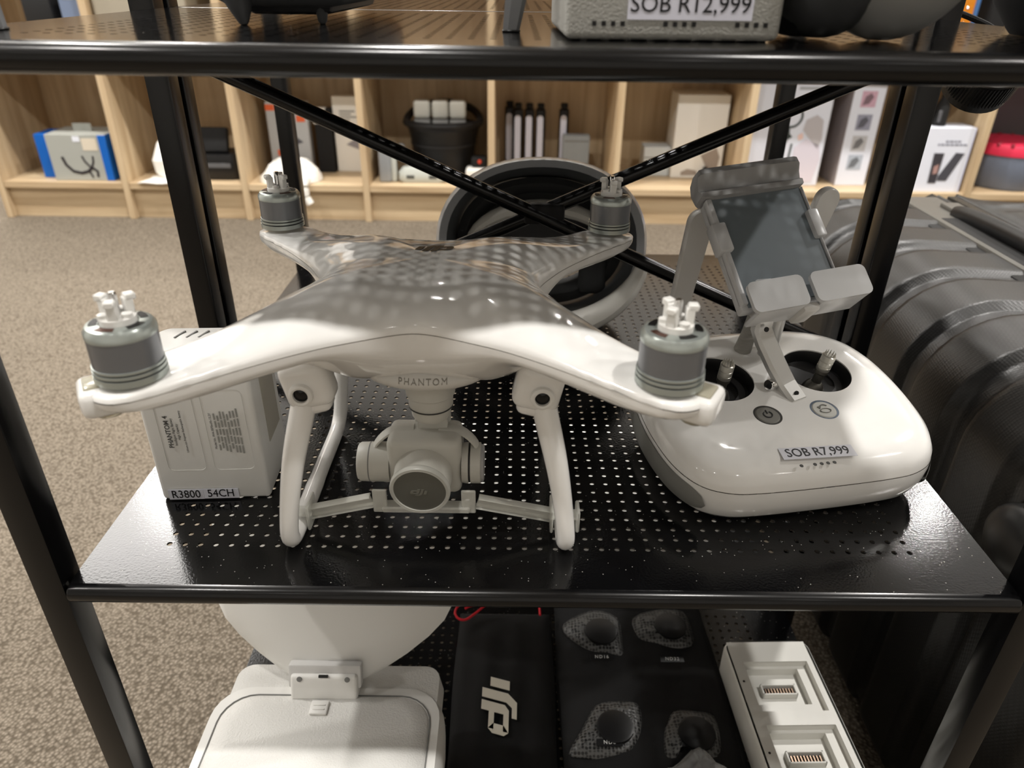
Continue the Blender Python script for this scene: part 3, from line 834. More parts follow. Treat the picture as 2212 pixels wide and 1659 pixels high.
# antennas
def paddle(p0, p1, wv, th, r=.009):
    p0, p1 = Vector(p0), Vector(p1); z = (p1 - p0); ln = z.length; z.normalize(); x = Vector(wv); x = (x - x.dot(z) * z).normalized(); y = z.cross(x)
    m = basis(p0, x, z, x.cross(z))
    out = []
    for k, q in ((.9, -.5), (1, -.3), (1, .3), (.9, .5)):
        pl = []
        for a in range(13):
            t = PI * a / 12; pl.append((r * k * math.cos(t), ln - r + r * k * math.sin(t)))
        pl += [(-r * .72 * k, 0), (r * .72 * k, 0)]
        out.append([tuple(m @ Vector((a, b2, th * q))) for a, b2 in pl])
    h = G(); h.loft(out); return h
g = paddle((.3925, .236, .456), (.4052, .236, .5640), (1, .2, 0), .0075, .0105); an = part('antenna', g, M_lgrey, ctl)
g = paddle((.4720, .236, .470), (.5000, .236, .5820), (1, .2, 0), .0075, .0095); part('antenna', g, M_lgrey, ctl)
g = G(); g.lathe([(.0068, -.002), (.0064, .004), (.0056, .016), (.0056, .040)], 20, axis_m(CW(U0 - .006, .126, .0685), CM.to_3x3() @ Vector((.03, -.25, 1)))); part('handle_post', g, mat('threaded_grey', (150, 148, 142), .4, bump=.8, bscale=60, stretch=(1, 1, 30)), ctl)
g = G(); g.lathe([(.0068, 0), (.0068, .045)], 20, axis_m(CW(U0 + .010, .118, .0665), CM.to_3x3() @ Vector((.05, -.05, 1)))); part('handle_post', g, M_metal, ctl)

# ------------------------------------------------------------------ grey headset on the back rack
M_hs = mat('headset_grey_shell', (170, 173, 177), .26, coat=.3)
M_hsl = mat('headset_pale_band', (214, 212, 205), .32)
M_foam = mat('headset_foam', (58, 59, 60), .9, bump=.3, bscale=600)
hs = thing('headset', 'grey ring shaped video headset with dark foam lining on the rear rack, behind the quadcopter', 'headset', (.288, .41, .40))
HC = Vector((.287, .405, .4805)); tilt = math.radians(14)
HM2 = T(*HC) @ R(-tilt, 'X')
def hring(rx, rz, y, zoff=0., n=56, drop=0.):
    out = []
    for i in range(n):
        a = 2 * PI * i / n
        c, s = math.cos(a), math.sin(a)
        yy = y - drop * max(0, -s) ** 1.5
        out.append(tuple(HM2 @ Vector((rx * math.copysign(abs(c) ** .92, c), yy, zoff + rz * math.copysign(abs(s) ** .92, s)))))
    return out
g = G(); g.loft([hring(.094, .073, -.030, 0, drop=.020), hring(.101, .0795, -.034, 0, drop=.024), hring(.1045, .0825, -.026, 0, drop=.020), hring(.1065, .0835, .0, 0), hring(.1035, .0815, .030, 0), hring(.0955, .075, .036, 0), hring(.0900, .070, .034, 0)], False, False)
part('outer_band', g, M_hs, hs, ang=50)
g = G(); g.loft([hring(.0942, .0732, -.0300, 0, drop=.020), hring(.0900, .0690, -.018, 0, drop=.018), hring(.0860, .0650, .010, 0), hring(.0850, .064, .034, 0)], False, False)
part('inner_band', g, mat('headset_inner_grey', (84, 87, 90), .5), hs, ang=60)
g = G(); g.loft([hring(.0855, .0640, .000, .0), hring(.076, .056, -.006, .002), hring(.066, .048, .004, .002), hring(.064, .046, .030, .002)], False, False)
part('foam_lining', g, M_foam, hs, ang=60)
arc = [HM2 @ Vector((.074 * math.cos(a), -.012, -.008 + .043 * math.sin(a))) for a in [PI * k / 18 for k in range(19)]]
g = G(); g.tube(arc, [.0012 + .0068 * math.sin(PI * k / 18) ** .6 for k in range(19)], 10, True, (0, 1, 0), 1.2); part('brow_strap', g, M_hsl, hs)
arc = [HM2 @ Vector((.1005 * math.cos(a), -.046 - .010 * max(0, -math.sin(a)), .079 * math.sin(a))) for a in [PI * (1.16 + .80 * k / 24) for k in range(25)]]
g = G(); g.tube(arc, [.003 + .0085 * math.sin(PI * k / 24) ** .6 for k in range(25)], 12, True, (0, 1, 0), 1.5); part('front_rim', g, M_hsl, hs)
g = G(); dp = [(.086 * math.cos(a), -.012 + (.077 if math.sin(a) > 0 else .012) * math.sin(a)) for a in [2 * PI * k / 40 for k in range(40)]]
g.prism(dp, .020, .024, HM2 @ R(PI / 2, 'X') @ Matrix.Diagonal((1, 1, -1, 1))); part('inner_panel', g, mat('headset_inner_dark', (48, 49, 50), .55), hs)
for a, b_ in ((.040, .068), (-.068, -.040)):
    g = G(); g.box(a, b_, -.010, .004, -.052, .012, .006, 3, HM2); part('side_pad', g, M_foam, hs)

# ------------------------------------------------------------------ white headset on the bottom shelf
M_wh = mat('matt_white_plastic', (226, 225, 221), .45)
M_wmesh = mat('white_leatherette', (218, 217, 213), .6, bump=.5, bscale=700)
vh = thing('headset', 'white video headset with wide head band and padded top lying on the bottom shelf', 'headset', (.115, .07, .111))
def vr(cx, cy, w, d, r, z, front=1.):
    out = []
    for x, y in rrect(w, d, r, 6):
        k = 1 - (1 - front) * (1 if y < 0 else 0)
        out.append((cx + x * k, cy + y, z))
    return out
# visor body
g = G(); g.loft([vr(.1120, .042, .150, .085, .03, .1112), vr(.1125, .036, .180, .105, .035, .122), vr(.1125, .031, .1910, .120, .034, .150), vr(.1125, .029, .1930, .122, .032, .178), vr(.1125, .029, .1910, .121, .030, .190), vr(.1125, .029, .1840, .116, .028, .1975)], True, True)
part('visor', g, M_wh, vh, ang=60)
g = G(); g.loft([vr(.1125, .026, .1690, .106, .026, .1968), vr(.1125, .026, .1650, .102, .025, .1992), vr(.1125, .026, .1400, .085, .02, .2005)], False, True)
pn = part('padded_top', g, M_wmesh, vh, ang=60)
g = G(); g.tube(vr(.1125, .026, .1698, .1068, .026, .1978) + vr(.1125, .026, .1698, .1068, .026, .1978)[:1], .0006, 6); part('piping', g, M_inkg, pn)
mm = T(.1070, .0650, .2010)
g = G(); g.box(-.0072, .0072, -.0065, .0065, -.001, .0018, .0015, 2, mm); bt = part('latch_button', g, M_wh, vh)
g = G(); g.box(-.0050, .0050, .0008, .0020, .0016, .0024, .0004, 1, mm); g.box(-.0050, .0050, -.0030, -.0018, .0016, .0024, .0004, 1, mm); part('button_ridge', g, M_wh, bt)
# back collar behind the visor
g = G(); g.loft([vr(.1150, .090, .165, .046, .012, .150), vr(.1150, .088, .178, .050, .014, .178), vr(.1150, .088, .172, .046, .013, .196)], True, True); part('collar', g, M_wmesh, vh, ang=60)
# tall curved head band, tapering down to the hinge
prof = [(.030, .1985), (.046, .2030), (.064, .2105), (.082, .2205), (.095, .231), (.1025, .244), (.1048, .262), (.1048, .300), (.1040, .340)]
rings = []
for wd, z in prof:
    yb0 = .0865 + (z - .1985) * .42
    f = [(wd * q, yb0 + .034 * (q * q) * (wd / .1045)) for q in [-1 + 2 * k / 16 for k in range(17)]]
    bk = [(x * .985, y + .007) for x, y in f[::-1]]
    rings.append([(.1085 + x, y, z) for x, y in f + bk])
g = G(); g.loft(rings); part('head_band', g, M_wh, vh, ang=50)
mm = T(.1085, .0835, .2080) @ R(-.38, 'X')
g = G(); g.box(-.0275, .0275, -.0060, .0080, -.0125, .0095, .0030, 3, mm); hb = part('hinge_cover', g, M_wh, vh)
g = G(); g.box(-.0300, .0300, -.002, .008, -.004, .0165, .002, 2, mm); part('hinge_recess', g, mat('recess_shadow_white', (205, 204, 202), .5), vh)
for x in (-.0195, .0195):
    g = G(); g.lathe([(.0022, -.0001), (.0022, .0005)], 16, mm @ T(x, -.0062, .0065) @ R(PI / 2, 'X')); part('screw_hole', g, mat('screw_shadow', (120, 120, 118), .6), hb)
g = G(); g.box(-.0038, .0038, -.0066, -.0050, .0080, .0100, 0, 1, mm); part('slot', g, M_dark, hb)

# ------------------------------------------------------------------ black pouch with red cord
def pouch(name, label, x0, x1, y0, y1, z0, h, m, rz=0):
    cx, cy = (x0 + x1) / 2, (y0 + y1) / 2
    t = thing(name, label, 'pouch', (cx, cy, z0))
    g = G(); nx, ny = 22, 26; vs = []; fs = []
    for side in (1, 0):
        for j in range(ny + 1):
            for i in range(nx + 1):
                a, b_ = i / nx * 2 - 1, j / ny * 2 - 1
                e = (1 - abs(a) ** 4) * (1 - abs(b_) ** 4)
                wob = .0022 * math.sin(9 * a + 4 * b_) * math.cos(6 * b_ - 2 * a)
                z = z0 + (.0015 + (h * e ** .45 + wob * e) if side else .0002)
                vs.append((cx + a * (x1 - x0) / 2 * (1 + .015 * math.sin(5 * b_)), cy + b_ * (y1 - y0) / 2, z))
    N = (nx + 1) * (ny + 1)
    for sd in (0, 1):
        for j in range(ny):
            for i in range(nx):
                q = sd * N + j * (nx + 1) + i
                f = (q, q + 1, q + nx + 2, q + nx + 1)
                fs.append(f if sd == 0 else f[::-1])
    for j in range(ny):
        for i in (0, nx):
            q = j * (nx + 1) + i; fs.append((q, q + nx + 1, N + q + nx + 1, N + q))
    for i in range(nx):
        for j in (0, ny):
            q = j * (nx + 1) + i; fs.append((q, q + 1, N + q + 1, N + q))
    g.add(vs, fs); part('bag_body', g, m, t, ang=60)
    return t
pb = pouch('drawstring_pouch', 'black drawstring pouch with white emblem and red cord on the bottom shelf', .206, .3045, .0, .250, .111, .014, M_cloth)
g = logo_g(T(.2515, .1270, .1286) @ R(PI / 2 - .02, 'Z') @ Matrix.Diagonal((.0330, .0330, 1, 1)), .0006)
part('bag_emblem', g, mat('bag_print', (226, 220, 205), .6), pb, 'white three-letter emblem', smooth=False)
for pts in ([(.262, .2585, .128), (.246, .2520, .1330), (.2350, .2440, .1325), (.2240, .2330, .1310), (.2140, .2240, .1310), (.2060, .2250, .1325), (.2030, .2330, .1345), (.2100, .2420, .1365), (.2290, .2480, .1365)], [(.2350, .2440, .1335), (.2200, .2400, .1350), (.2130, .2360, .1345)], [(.2900, .2600, .1260), (.2920, .2460, .1290), (.2925, .2340, .1285)]):
    g = G(); g.tube(catmull(pts, 5), .0013, 8); part('cord', g, M_red, pb)

# ------------------------------------------------------------------ filter wallet with mesh pockets
fw = pouch('filter_wallet', 'black filter wallet with mesh pockets and small white tags on the bottom shelf', .308, .470, -.012, .262, .111, .008, M_cloth)
def net_mat():
    m = bpy.data.materials.new('pocket_net'); m.use_nodes = True
    nt = m.node_tree; b = nt.nodes['Principled BSDF']
    tc = nt.nodes.new('ShaderNodeTexCoord'); v = nt.nodes.new('ShaderNodeTexVoronoi'); v.inputs['Scale'].default_value = 300; v.inputs['Randomness'].default_value = .25
    cr = nt.nodes.new('ShaderNodeValToRGB'); cr.color_ramp.elements[0].position = .32; cr.color_ramp.elements[0].color = (*lin((10, 10, 10)), 1)
    cr.color_ramp.elements[1].position = .55; cr.color_ramp.elements[1].color = (*lin((84, 84, 83)), 1)
    bp = nt.nodes.new('ShaderNodeBump'); bp.inputs['Strength'].default_value = .8; bp.inputs['Distance'].default_value = .0008
    L = nt.links.new; L(tc.outputs['Object'], v.inputs['Vector']); L(v.outputs['Distance'], cr.inputs[0]); L(cr.outputs[0], b.inputs['Base Color']); L(v.outputs['Distance'], bp.inputs['Height']); L(bp.outputs[0], b.inputs['Normal'])
    b.inputs['Roughness'].default_value = .4
    return m
M_net = net_mat()
M_film = mat('plastic_film', (235, 235, 235), .12, trans=.85, ior=1.15)
def blob(poly, z, h, seed, sub=3):
    rnd = random.Random(seed)
    pl = [(p.x, p.y) for p in catmull([(x, y, 0) for x, y in poly], sub, True)]
    cx = sum(p[0] for p in pl) / len(pl); cy = sum(p[1] for p in pl) / len(pl)
    rings = []
    for k, hh_ in ((1, 0), (.97, .25), (.85, .6), (.66, .9), (.4, 1.), (.15, 1.0)):
        rings.append([(cx + (x - cx) * k, cy + (y - cy) * k, z + h * hh_ * rnd.uniform(.75, 1.15) if k < 1 else z) for x, y in pl])
    h_ = G(); h_.loft(rings); return h_
PK = ([(.314, .083), (.327, .107), (.342, .132), (.362, .137), (.382, .135), (.384, .118), (.378, .098), (.366, .083), (.345, .078), (.328, .079)],
      [(.398, .082), (.402, .108), (.414, .127), (.436, .127), (.452, .122), (.452, .098), (.446, .080), (.430, .077), (.418, .093), (.408, .080)],
      [(.318, .232), (.320, .215), (.338, .198), (.356, .190), (.374, .189), (.377, .206), (.376, .240), (.350, .250)],
      [(.392, .240), (.394, .213), (.410, .203), (.430, .200), (.448, .204), (.453, .222), (.448, .250), (.420, .252)])
for k, pl in enumerate(PK):
    g = blob(pl, .1185, .0085, 40 + k); pk = part('net_pocket', g, M_net, fw, ang=80)
    cx = sum(p[0] for p in pl) / len(pl) + .004; cy = sum(p[1] for p in pl) / len(pl) - .001
    g = G(); g.lathe([(.0165, 0), (.0165, .0035), (.0145, .0042), (.0005, .0042)], 28, T(cx, cy, .1255)); part('filter_disc', g, M_blk, pk)
for body, x, y in (('ND16', .3525, .1815), ('ND32', .4225, .1800), ('ND8', .3500, .0885), ('UV', .4255, .0890)):
    m0 = T(x, y - .014, .1235) @ R(.28, 'X')
    m0 = T(x, y, .1275) @ R(.15, 'X')
    g = G(); g.box(-.0115, .0115, -.0032, .0032, -.0006, 0, 0, 1, m0); tg = part('pocket_tag', g, M_blk, fw)
    g = text_g(body, .0048, m0 @ T(0, 0, .0002), space=1.25); part('tag_print', g, mat('tag_white', (200, 200, 198), .6), tg, smooth=False)
def crumple(name, label, poly, z, h, seed, m, cat='plastic bag'):
    g = blob(poly, z, h, seed, 2)
    cx = sum(p[0] for p in poly) / len(poly); cy = sum(p[1] for p in poly) / len(poly)
    rnd = random.Random(seed)
    g.v = [(x + rnd.uniform(-.0015, .0015), y + rnd.uniform(-.0015, .0015), max(zz + rnd.uniform(-.0025, .0025), z + .0002)) for x, y, zz in g.v]
    return solo(name, g, m, (cx, cy, z), label, cat, smooth=False)
crumple('plastic_bag', 'crumpled clear plastic bag on the near part of the black filter wallet', [(.395, .060), (.412, .072), (.430, .085), (.440, .066), (.462, .054), (.458, .030), (.400, .030), (.360, .052)], .127, .012, 5, M_film)

# ------------------------------------------------------------------ white charging hub
hub = thing('charging_hub', 'white battery charging hub with two recessed bays on the bottom shelf', 'charger', (.5165, .09, .111))
KM = T(.5155, .0900, .111) @ R(.03, 'Z')
M_hubw = mat('hub_white', (222, 221, 215), .4)
W2, L2, HT = .042, .098, .036
g = G()
g.loft([[tuple(KM @ Vector((x, y, z))) for x, y in rrect(2 * W2 * k, 2 * L2 * k2, .010, 5)] for k, k2, z in ((.95, .98, 0), (1, 1, .003), (1, 1, HT - .004), (.985, .993, HT - .001), (.96, .985, HT))], True, False)
# top deck: a frame with two openings, built from strips
bays = ((.018, .072), (-.050, .004), (-.094, -.064))
ys = [L2 * .985]
def deck(x0, x1, y0, y1): g.box(x0, x1, y0, y1, HT - .0012, HT, 0, 1, KM)
deck(-W2 * .96 + .002, -.0285, -L2 * .975, L2 * .975); deck(.0330, W2 * .96 - .002, -L2 * .975, L2 * .975)
edges = [L2 * .975] + [v for b_ in bays for v in (b_[1], b_[0])] + [-L2 * .975]
for k in range(0, len(edges), 2): deck(-.0285, .0330, edges[k + 1], edges[k])
case = part('casing', g, M_hubw, hub, ang=35)
for y0, y1 in bays:
    g = G(); x0, x1, d = -.0285, .0330, .016
    k = [(x0, y0), (x1, y0), (x1, y1), (x0, y1)]; k2 = [(x0 + .003, y0 + .012), (x1 - .009, y0 + .012), (x1 - .009, y1 - .003), (x0 + .003, y1 - .003)]
    g.loft([[tuple(KM @ Vector((x, y, HT - .0006))) for x, y in k], [tuple(KM @ Vector((x, y, HT - d * .45))) for x, y in k], [tuple(KM @ Vector((x, y, HT - d * .45))) for x, y in k2], [tuple(KM @ Vector((x, y, HT - d))) for x, y in k2]], False, True)
    by = part('bay', g, M_hubw, hub, smooth=False)
    cy = (y0 + y1) / 2 + .0035
    g = G()
    for a, b_, c, e in ((-.0165, .0165, .0042, .0058), (-.0165, .0165, -.0058, -.0042), (-.0165, -.0148, -.0058, .0058), (.0148, .0165, -.0058, .0058)):
        g.box(a, b_, cy + c, cy + e, HT - d, HT - d + .0065, .0004, 1, KM)
    cn = part('socket', g, M_hubw, by)
    g = G(); g.box(-.0148, .0148, cy - .0042, cy + .0042, HT - d, HT - d + .0012, 0, 1, KM); part('socket_floor', g, M_dark, by)
    g = G()
    for q in range(10): g.box(-.0128 + q * .0028, -.0116 + q * .0028, cy - .0030, cy + .0025, HT - d + .001, HT - d + .0042, 0, 1, KM)
    part('contact_pins', g, mat('brass_pins', (128, 108, 92), .3, metal=.7), by, smooth=False)
for y in (.050, -.022):
    g = G(); g.lathe([(.0011, 0), (.0011, .0003)], 10, KM @ T(-.0345, y, HT)); part('indicator_dot', g, M_dark, hub)

# ------------------------------------------------------------------ things on the upper shelf
SZ = .695
fd = thing('folding_drone', 'dark grey folding drone on tall landing legs on the upper shelf', 'drone', (.135, .12, SZ))
M_fd = mat('folding_drone_grey', (74, 75, 77), .5); M_fdl = mat('leg_grey', (112, 113, 115), .45)
g = G(); g.box(.094, .176, .100, .290, .7035, .765, .016, 4); body = part('fuselage', g, M_fd, fd)
g = G(); g.box(.112, .160, .120, .260, .6995, .709, .005, 2); part('belly_plate', g, mat('belly_dark', (38, 38, 40), .5), fd)
for x in (.128, .146):
    g = G(); g.lathe([(.0038, 0), (.0032, -.0012), (.0005, -.0014)], 16, T(x, .150, .6995)); part('belly_sensor', g, M_chrome, fd)
g = G(); g.lathe([(.0085, .0), (.0080, .004), (.001, .005)], 24, T(.126, .0990, .7200) @ R(PI / 2, 'X')); part('front_sensor', g, M_blk, fd)
def taper(p0, p1, a, b_, n=10, asp=1.):
    h = G(); h.tube([p0, Vector(p0).lerp(Vector(p1), .5), Vector(p0).lerp(Vector(p1), .93), p1], [a, (a + b_) / 2, b_, b_ * .6], n, True, (0, 1, 0), asp); return h
g = taper((.1130, .110, .7120), (.1158, .107, .6951), .0100, .0028, 12); part('rear_foot', g, M_fd, fd)
g = taper((.1530, .127, .7160), (.1535, .1225, .6951), .0062, .0025, 12); part('rear_foot', g, M_fd, fd)
for x, y, s in ((.0205, .0500, -1), (.2565, .0815, 1)):
    g = G()
    sec = [(-1, -.5), (-.4, -1), (.6, -1), (1, -.4), (1, .6), (.4, 1), (-.6, 1), (-1, .5)]
    rings = []
    for z, k, sh in ((SZ, .0030, 0), (SZ + .0012, .0042, 0), (SZ + .020, .0056, .0030), (SZ + .060, .0075, .0090)):
        rings.append([(x + a * k + sh * (1 if s > 0 else -.9), y + b_ * k * .8, z) for a, b_ in sec])
    g.loft(rings); part('landing_leg', g, M_fdl, fd, ang=20)
    g = G(); ex = x + (.009 if s > 0 else -.008)
    g.tube([(ex, y, SZ + .056), (.135 + s * .035, .150, .742)], .0085, 12); part('arm', g, M_fd, fd)
    g = G(); g.box(x - .0045, x + .0045, y - .0036, y + .0036, SZ, SZ + .0012, .0005, 1); part('foot_pad', g, M_blk, fd)

cs = thing('equipment_case', 'textured grey plastic box with price label SOB R12,999 on the upper shelf', 'case', (.3262, .08, SZ), .02)
XM = cs.matrix_basis.copy()
g = G(); g.box(-.0470, .0470, -.0480, .052, .0006, .118, .0028, 3, XM); body = part('casing', g, M_case, cs)
fm = XM @ T(0, -.0482, 0) @ R(PI / 2, 'X')
g = G(); g.box(-.0205, .0335, .0086, .0300, -.0001, .0004, 0, 1, fm); lab = part('price_label', g, mat('case_label', (220, 220, 232), .5), cs)
g = text_g('SOB R12,999', .0096, fm @ T(.0064, .0145, .0005)); part('label_print', g, M_ink, lab, smooth=False)
for gx in (-.0355, -.0045, .0268):
    for k in range(4):
        g = G(); g.box(gx + k * .0041, gx + k * .0041 + .0018, .0060, .0079, -.0012, .0002, 0, 1, fm); part('vent_slot', g, M_dark, cs, smooth=False)
g = G(); g.box(-.0430, .0430, -.044, .048, .0, .0012, .0004, 1, XM); part('underside', g, M_blk, cs)

hd = thing('headset_visor', 'rounded grey visor with dark side panel at the right end of the upper shelf', 'headset', (.430, .075, SZ))
g = G(); g.ell((.4265, .0540, .7452), (.0385, .0420, .0500), 36, 24); part('shell', g, mat('visor_grey', (150, 150, 147), .5), hd)
g = G(); g.ell((.3990, .0620, .7440), (.0270, .0430, .0485), 32, 20, None, .85); part('side_panel', g, mat('visor_dark', (66, 67, 68), .5), hd)
g = G(); g.ell((.3910, .0700, .7420), (.0150, .0400, .0465), 28, 18, None, .8); part('face_foam', g, mat('visor_black', (22, 22, 23), .7), hd)
g = G(); g.lathe([(.0005, .6952), (.0330, .6953), (.0355, .698), (.0440, .709), (.0540, .728), (.0580, .75), (.0580, .80), (.050, .825), (.0005, .832)], 36, T(.5530, .1, 0))
cp = thing('camera_pouch', 'plain black rounded camera pouch standing at the right edge of the upper shelf', 'pouch', (.548, .07, SZ)); part('bag_body', g, M_blkm, cp)
g = G(); g.tube(catmull([(.515, .075, .805), (.498, .10, .79), (.488, .16, .765), (.500, .225, .730), (.505, .245, .700), (.505, .250, .6975)], 6), .0014, 8); part('strap', g, M_cloth, cp)
# ribbed lens hanging below the right end of the upper shelf
ln = thing('camera_lens', 'black camera lens with ribbed ring hanging below the right end of the upper shelf', 'lens', (.629, .30, .651))
LX = axis_m((.6270, .300, .6570), (-.10, -.66, .70), (1, 0, 0))
g = G(); g.lathe([(.0225, -.016), (.0262, -.0155), (.0262, -.012)], 40, LX, True, False); g.lathe([(.0262, -.012), (.0262, .0120)], 40, LX, True, False); g.lathe([(.0262, .0120), (.0268, .0130), (.0265, .0150), (.0235, .0150), (.0215, .0060), (.0005, .0050)], 40, LX, False, True); part('barrel', g, M_blk, ln)
g = G()
for k in range(64):
    g.box(.0258, .0269, -.00055, .00055, -.009, .0115, 0, 1, LX @ R(2 * PI * k / 64, 'Z'))
part('focus_ribs', g, mat('rib_black', (34, 34, 35), .28), ln, smooth=False)
g = G(); g.tube(catmull([(.6330, .296, .6700), (.6250, .298, .6860), (.6000, .297, .6960), (.5860, .295, .6985), (.5640, .290, .6975), (.555, .285, .6962)], 5), .0022, 8, True, (0, 1, 0)); part('strap', g, M_cloth, ln)

t = thing('assumed_flat_box', 'assumed white flat box on the bottom shelf of the rear rack, added so the shelf holes above show pale', 'box', (.35, .45, .1112))  # box itself is unseen, assumed here to whiten the dots in the shelf holes
g = G(); g.box(.185, .505, .345, .560, .1112, .165, .003, 2); part('box_body', g, M_white2, t)
g = G(); g.box(.184, .506, .344, .561, .150, .1655, .003, 2); part('lid', g, M_white2, t)
# ------------------------------------------------------------------ hard shell suitcase
M_sh = weave_mat('ribbed_shell', (26, 25, 24), (10, 10, 10), 420, .40, .28)
M_frame = mat('suitcase_frame', (84, 82, 77), .45, bump=.25, bscale=700)
su = thing('suitcase', 'large black hard shell suitcase standing on its long edge beside the racks', 'suitcase', (.88, .36, 0))
def suit_profile(half, y, off):
    # cross-section of one shell in the x-z plane; half = 1 the shell beside the rack, half = 2 the far one
    x_out = .645 if half == 1 else 1.105
    s = 1 if half == 1 else -1
    x_in = .868 if half == 1 else .892
    top, bot, r = .452, .012, .075
    p = []
    p.append((x_in, top - .012)); p.append((x_in - s * .006, top - .001 + 0 * off)); p.append((x_in - s * .035, top + off * .3))
    for k in range(9):
        a = PI / 2 + PI / 2 * k / 8
        p.append((x_out + s * r + s * (r + off) * math.cos(a), top - r + (r + off) * math.sin(a)))
    for z in (.30, .22, .15): p.append((x_out - s * off, z))
    r = .028
    for k in range(7):
        a = PI + PI / 2 * k / 6
        p.append((x_out + s * r + s * (r + off) * math.cos(a), bot + r + (r + off) * math.sin(a)))
    p.append((x_in, bot - off * .3))
    return p
Y0, Y1 = .010, .735
def groove(y):
    # wide ribs separated by shallow channels, period about 9 cm
    q = ((y - .045) / .088) % 1.0
    e = sstep(.0, .07, q) * (1 - sstep(.72, .79, q))
    return .0075 * e
for half in (1, 2):
    rings = []
    ny = 150
    for j in range(ny + 1):
        y = Y0 + (Y1 - Y0) * j / ny
        ed = min(y - Y0, Y1 - y)
        off = groove(y) * sstep(.035, .07, ed)
        if ed < .060:
            k = 1 - ed / .060
            off -= .060 * (1 - math.sqrt(max(0, 1 - k * k)))
        rings.append([(x, y, max(z, .003)) for x, z in suit_profile(half, y, off)])
    g = G(); g.loft(rings, True, True, False)
    part('shell', g, M_sh, su, ang=60)
g = G(); g.box(.866, .894, Y0 + .02, Y1 - .02, .012, .4500, .004, 2)
fr = part('frame', g, M_frame, su)
g = G(); g.box(.790, .846, .060, .690, .446, .4585, .004, 2); part('top_rail', g, M_frame, su)
for x in (.852, .880):
    g = G(); g.tube([(x, .04, .4535), (x, .70, .4535)], .0042, 8); part('edge_piping', g, mat('piping_black', (26, 26, 26), .3), su)
zg = G()
for k in range(150):
    y = .05 + k * .0043; zg.box(.8610, .8720, y, y + .0022, .4530, .4580, 0, 1)
part('zipper', zg, mat('zipper_teeth', (98, 95, 90), .3, metal=.6), su, smooth=False)
g = G(); g.box(.796, .842, .150, .585, .4560, .4592, .002, 2); part('handle_well', g, M_blkm, su)
g = G(); g.tube(catmull([(.823, .600, .458), (.823, .575, .463), (.823, .50, .467), (.823, .37, .469), (.823, .24, .467), (.823, .165, .463), (.823, .145, .458)], 6), .0115, 12, True, (1, 0, 0), .7); part('carry_handle', g, M_blk, su)
g = G(); g.box(.822, .846, .560, .640, .4580, .4640, .002, 2); part('latch_plate', g, M_frame, su)
for k in range(7):
    yk = .045 + .088 * (k + .86)
    if yk < .69:
        g = G(); g.box(.775, .793, yk - .022, yk + .018, .4490, .4536, .006, 2); part('rib_recess', g, M_blkm, su)
for y in (.055, .690):
    for x in (.705, 1.05):
        g = G(); g.lathe([(.022, -.011), (.024, -.006), (.024, .006), (.022, .011)], 20, T(x, y, .0242) @ R(PI / 2, 'Y')); part('wheel', g, M_blk, su)
g = G(); g.ell((.642, .102, .352), (.020, .030, .030), 20, 14); part('corner_guard', g, mat('guard_grey', (40, 40, 40), .38), su)

# ------------------------------------------------------------------ bookcase along the back wall
bk = thing('bookcase', 'long light oak cubby bookcase standing against the back wall', 'bookcase', (.2, 2.21, 0))
BX = [-1.396, -.9915, -.6075, -.2165, .187, .5845, .9885, 1.722, 2.13]
for x in BX:
    g = G(); g.box(x - .0105, x + .0105, 2.040, 2.390, 0, 1.12, .0008, 1); part('upright_panel', g, M_woodv, bk)
for z in (.098, .500, .902):
    for a, b_ in zip(BX[:-1], BX[1:]):
        g = G(); g.box(a + .0108, b_ - .0108, 2.042, 2.376, z, z + .020, .0008, 1); part('shelf_board', g, M_woodh, bk)
for a, b_ in zip(BX[:-1], BX[1:]):
    g = G(); g.box(a + .0108, b_ - .0108, 2.060, 2.078, 0, .097, .0006, 1); part('plinth_board', g, M_woodh, bk)
    g = G(); g.box(a + .0108, b_ - .0108, 2.378, 2.390, 0, 1.12, 0); part('back_panel', g, M_woodv, bk)

# ------------------------------------------------------------------ goods in the bookcase
BZ = .1185
def carton(name, label, cat, x0, x1, y0, y1, z1, m, rz=0., z0=BZ, group=None, bev=.0015):
    cx, cy = (x0 + x1) / 2, y0
    t = thing(name, label, cat, (cx, cy, z0), rz, group)
    M = t.matrix_basis.copy()
    g = G(); g.box(-(x1 - x0) / 2, (x1 - x0) / 2, 0, y1 - y0, 0, z1 - z0, bev, 1, M)
    part('carton_body', g, m, t)
    return t, M
def fp(M, x, z, d=.0006): return M @ T(x, -d, z) @ R(PI / 2, 'X')
M_blue = mat('carton_blue', (0, 96, 190), .45); M_cgrey = mat('carton_grey', (164, 166, 160), .5); M_cwhite = mat('carton_white', (232, 234, 240), .4)
M_cream = mat('carton_cream', (240, 238, 232), .5)
t, M = carton('product_box', 'grey and blue product box with black claw picture on the lowest bookcase shelf', 'box', -1.222, -1.035, 2.062, 2.200, .262, M_cgrey, .03)
g = G(); g.box(-.150, -.0936, .040, .138, 0, .136, .001, 1, M); part('side_sleeve', g, M_blue, t)
g = G(); g.box(.0700, .0943, -.0008, .1385, .0005, .1420, .001, 1, M); part('side_sleeve', g, M_blue, t)
g = G(); g.box(-.03, .030, .060, .064, .140, .168, .002, 1, M); g.box(-.005, .005, .059, .060, .150, .160, 0, 1, M); part('hang_tab', g, M_cgrey, t)
g = G(); g.box(.018, .064, -.0008, .0, .095, .132, 0, 1, M); part('sticker', g, mat('sticker_beige', (214, 204, 186), .6), t)
g = G(); g.box(-.008, .014, -.0008, .0, .122, .138, 0, 1, M); part('sticker', g, mat('sticker_white', (226, 230, 240), .6), t)
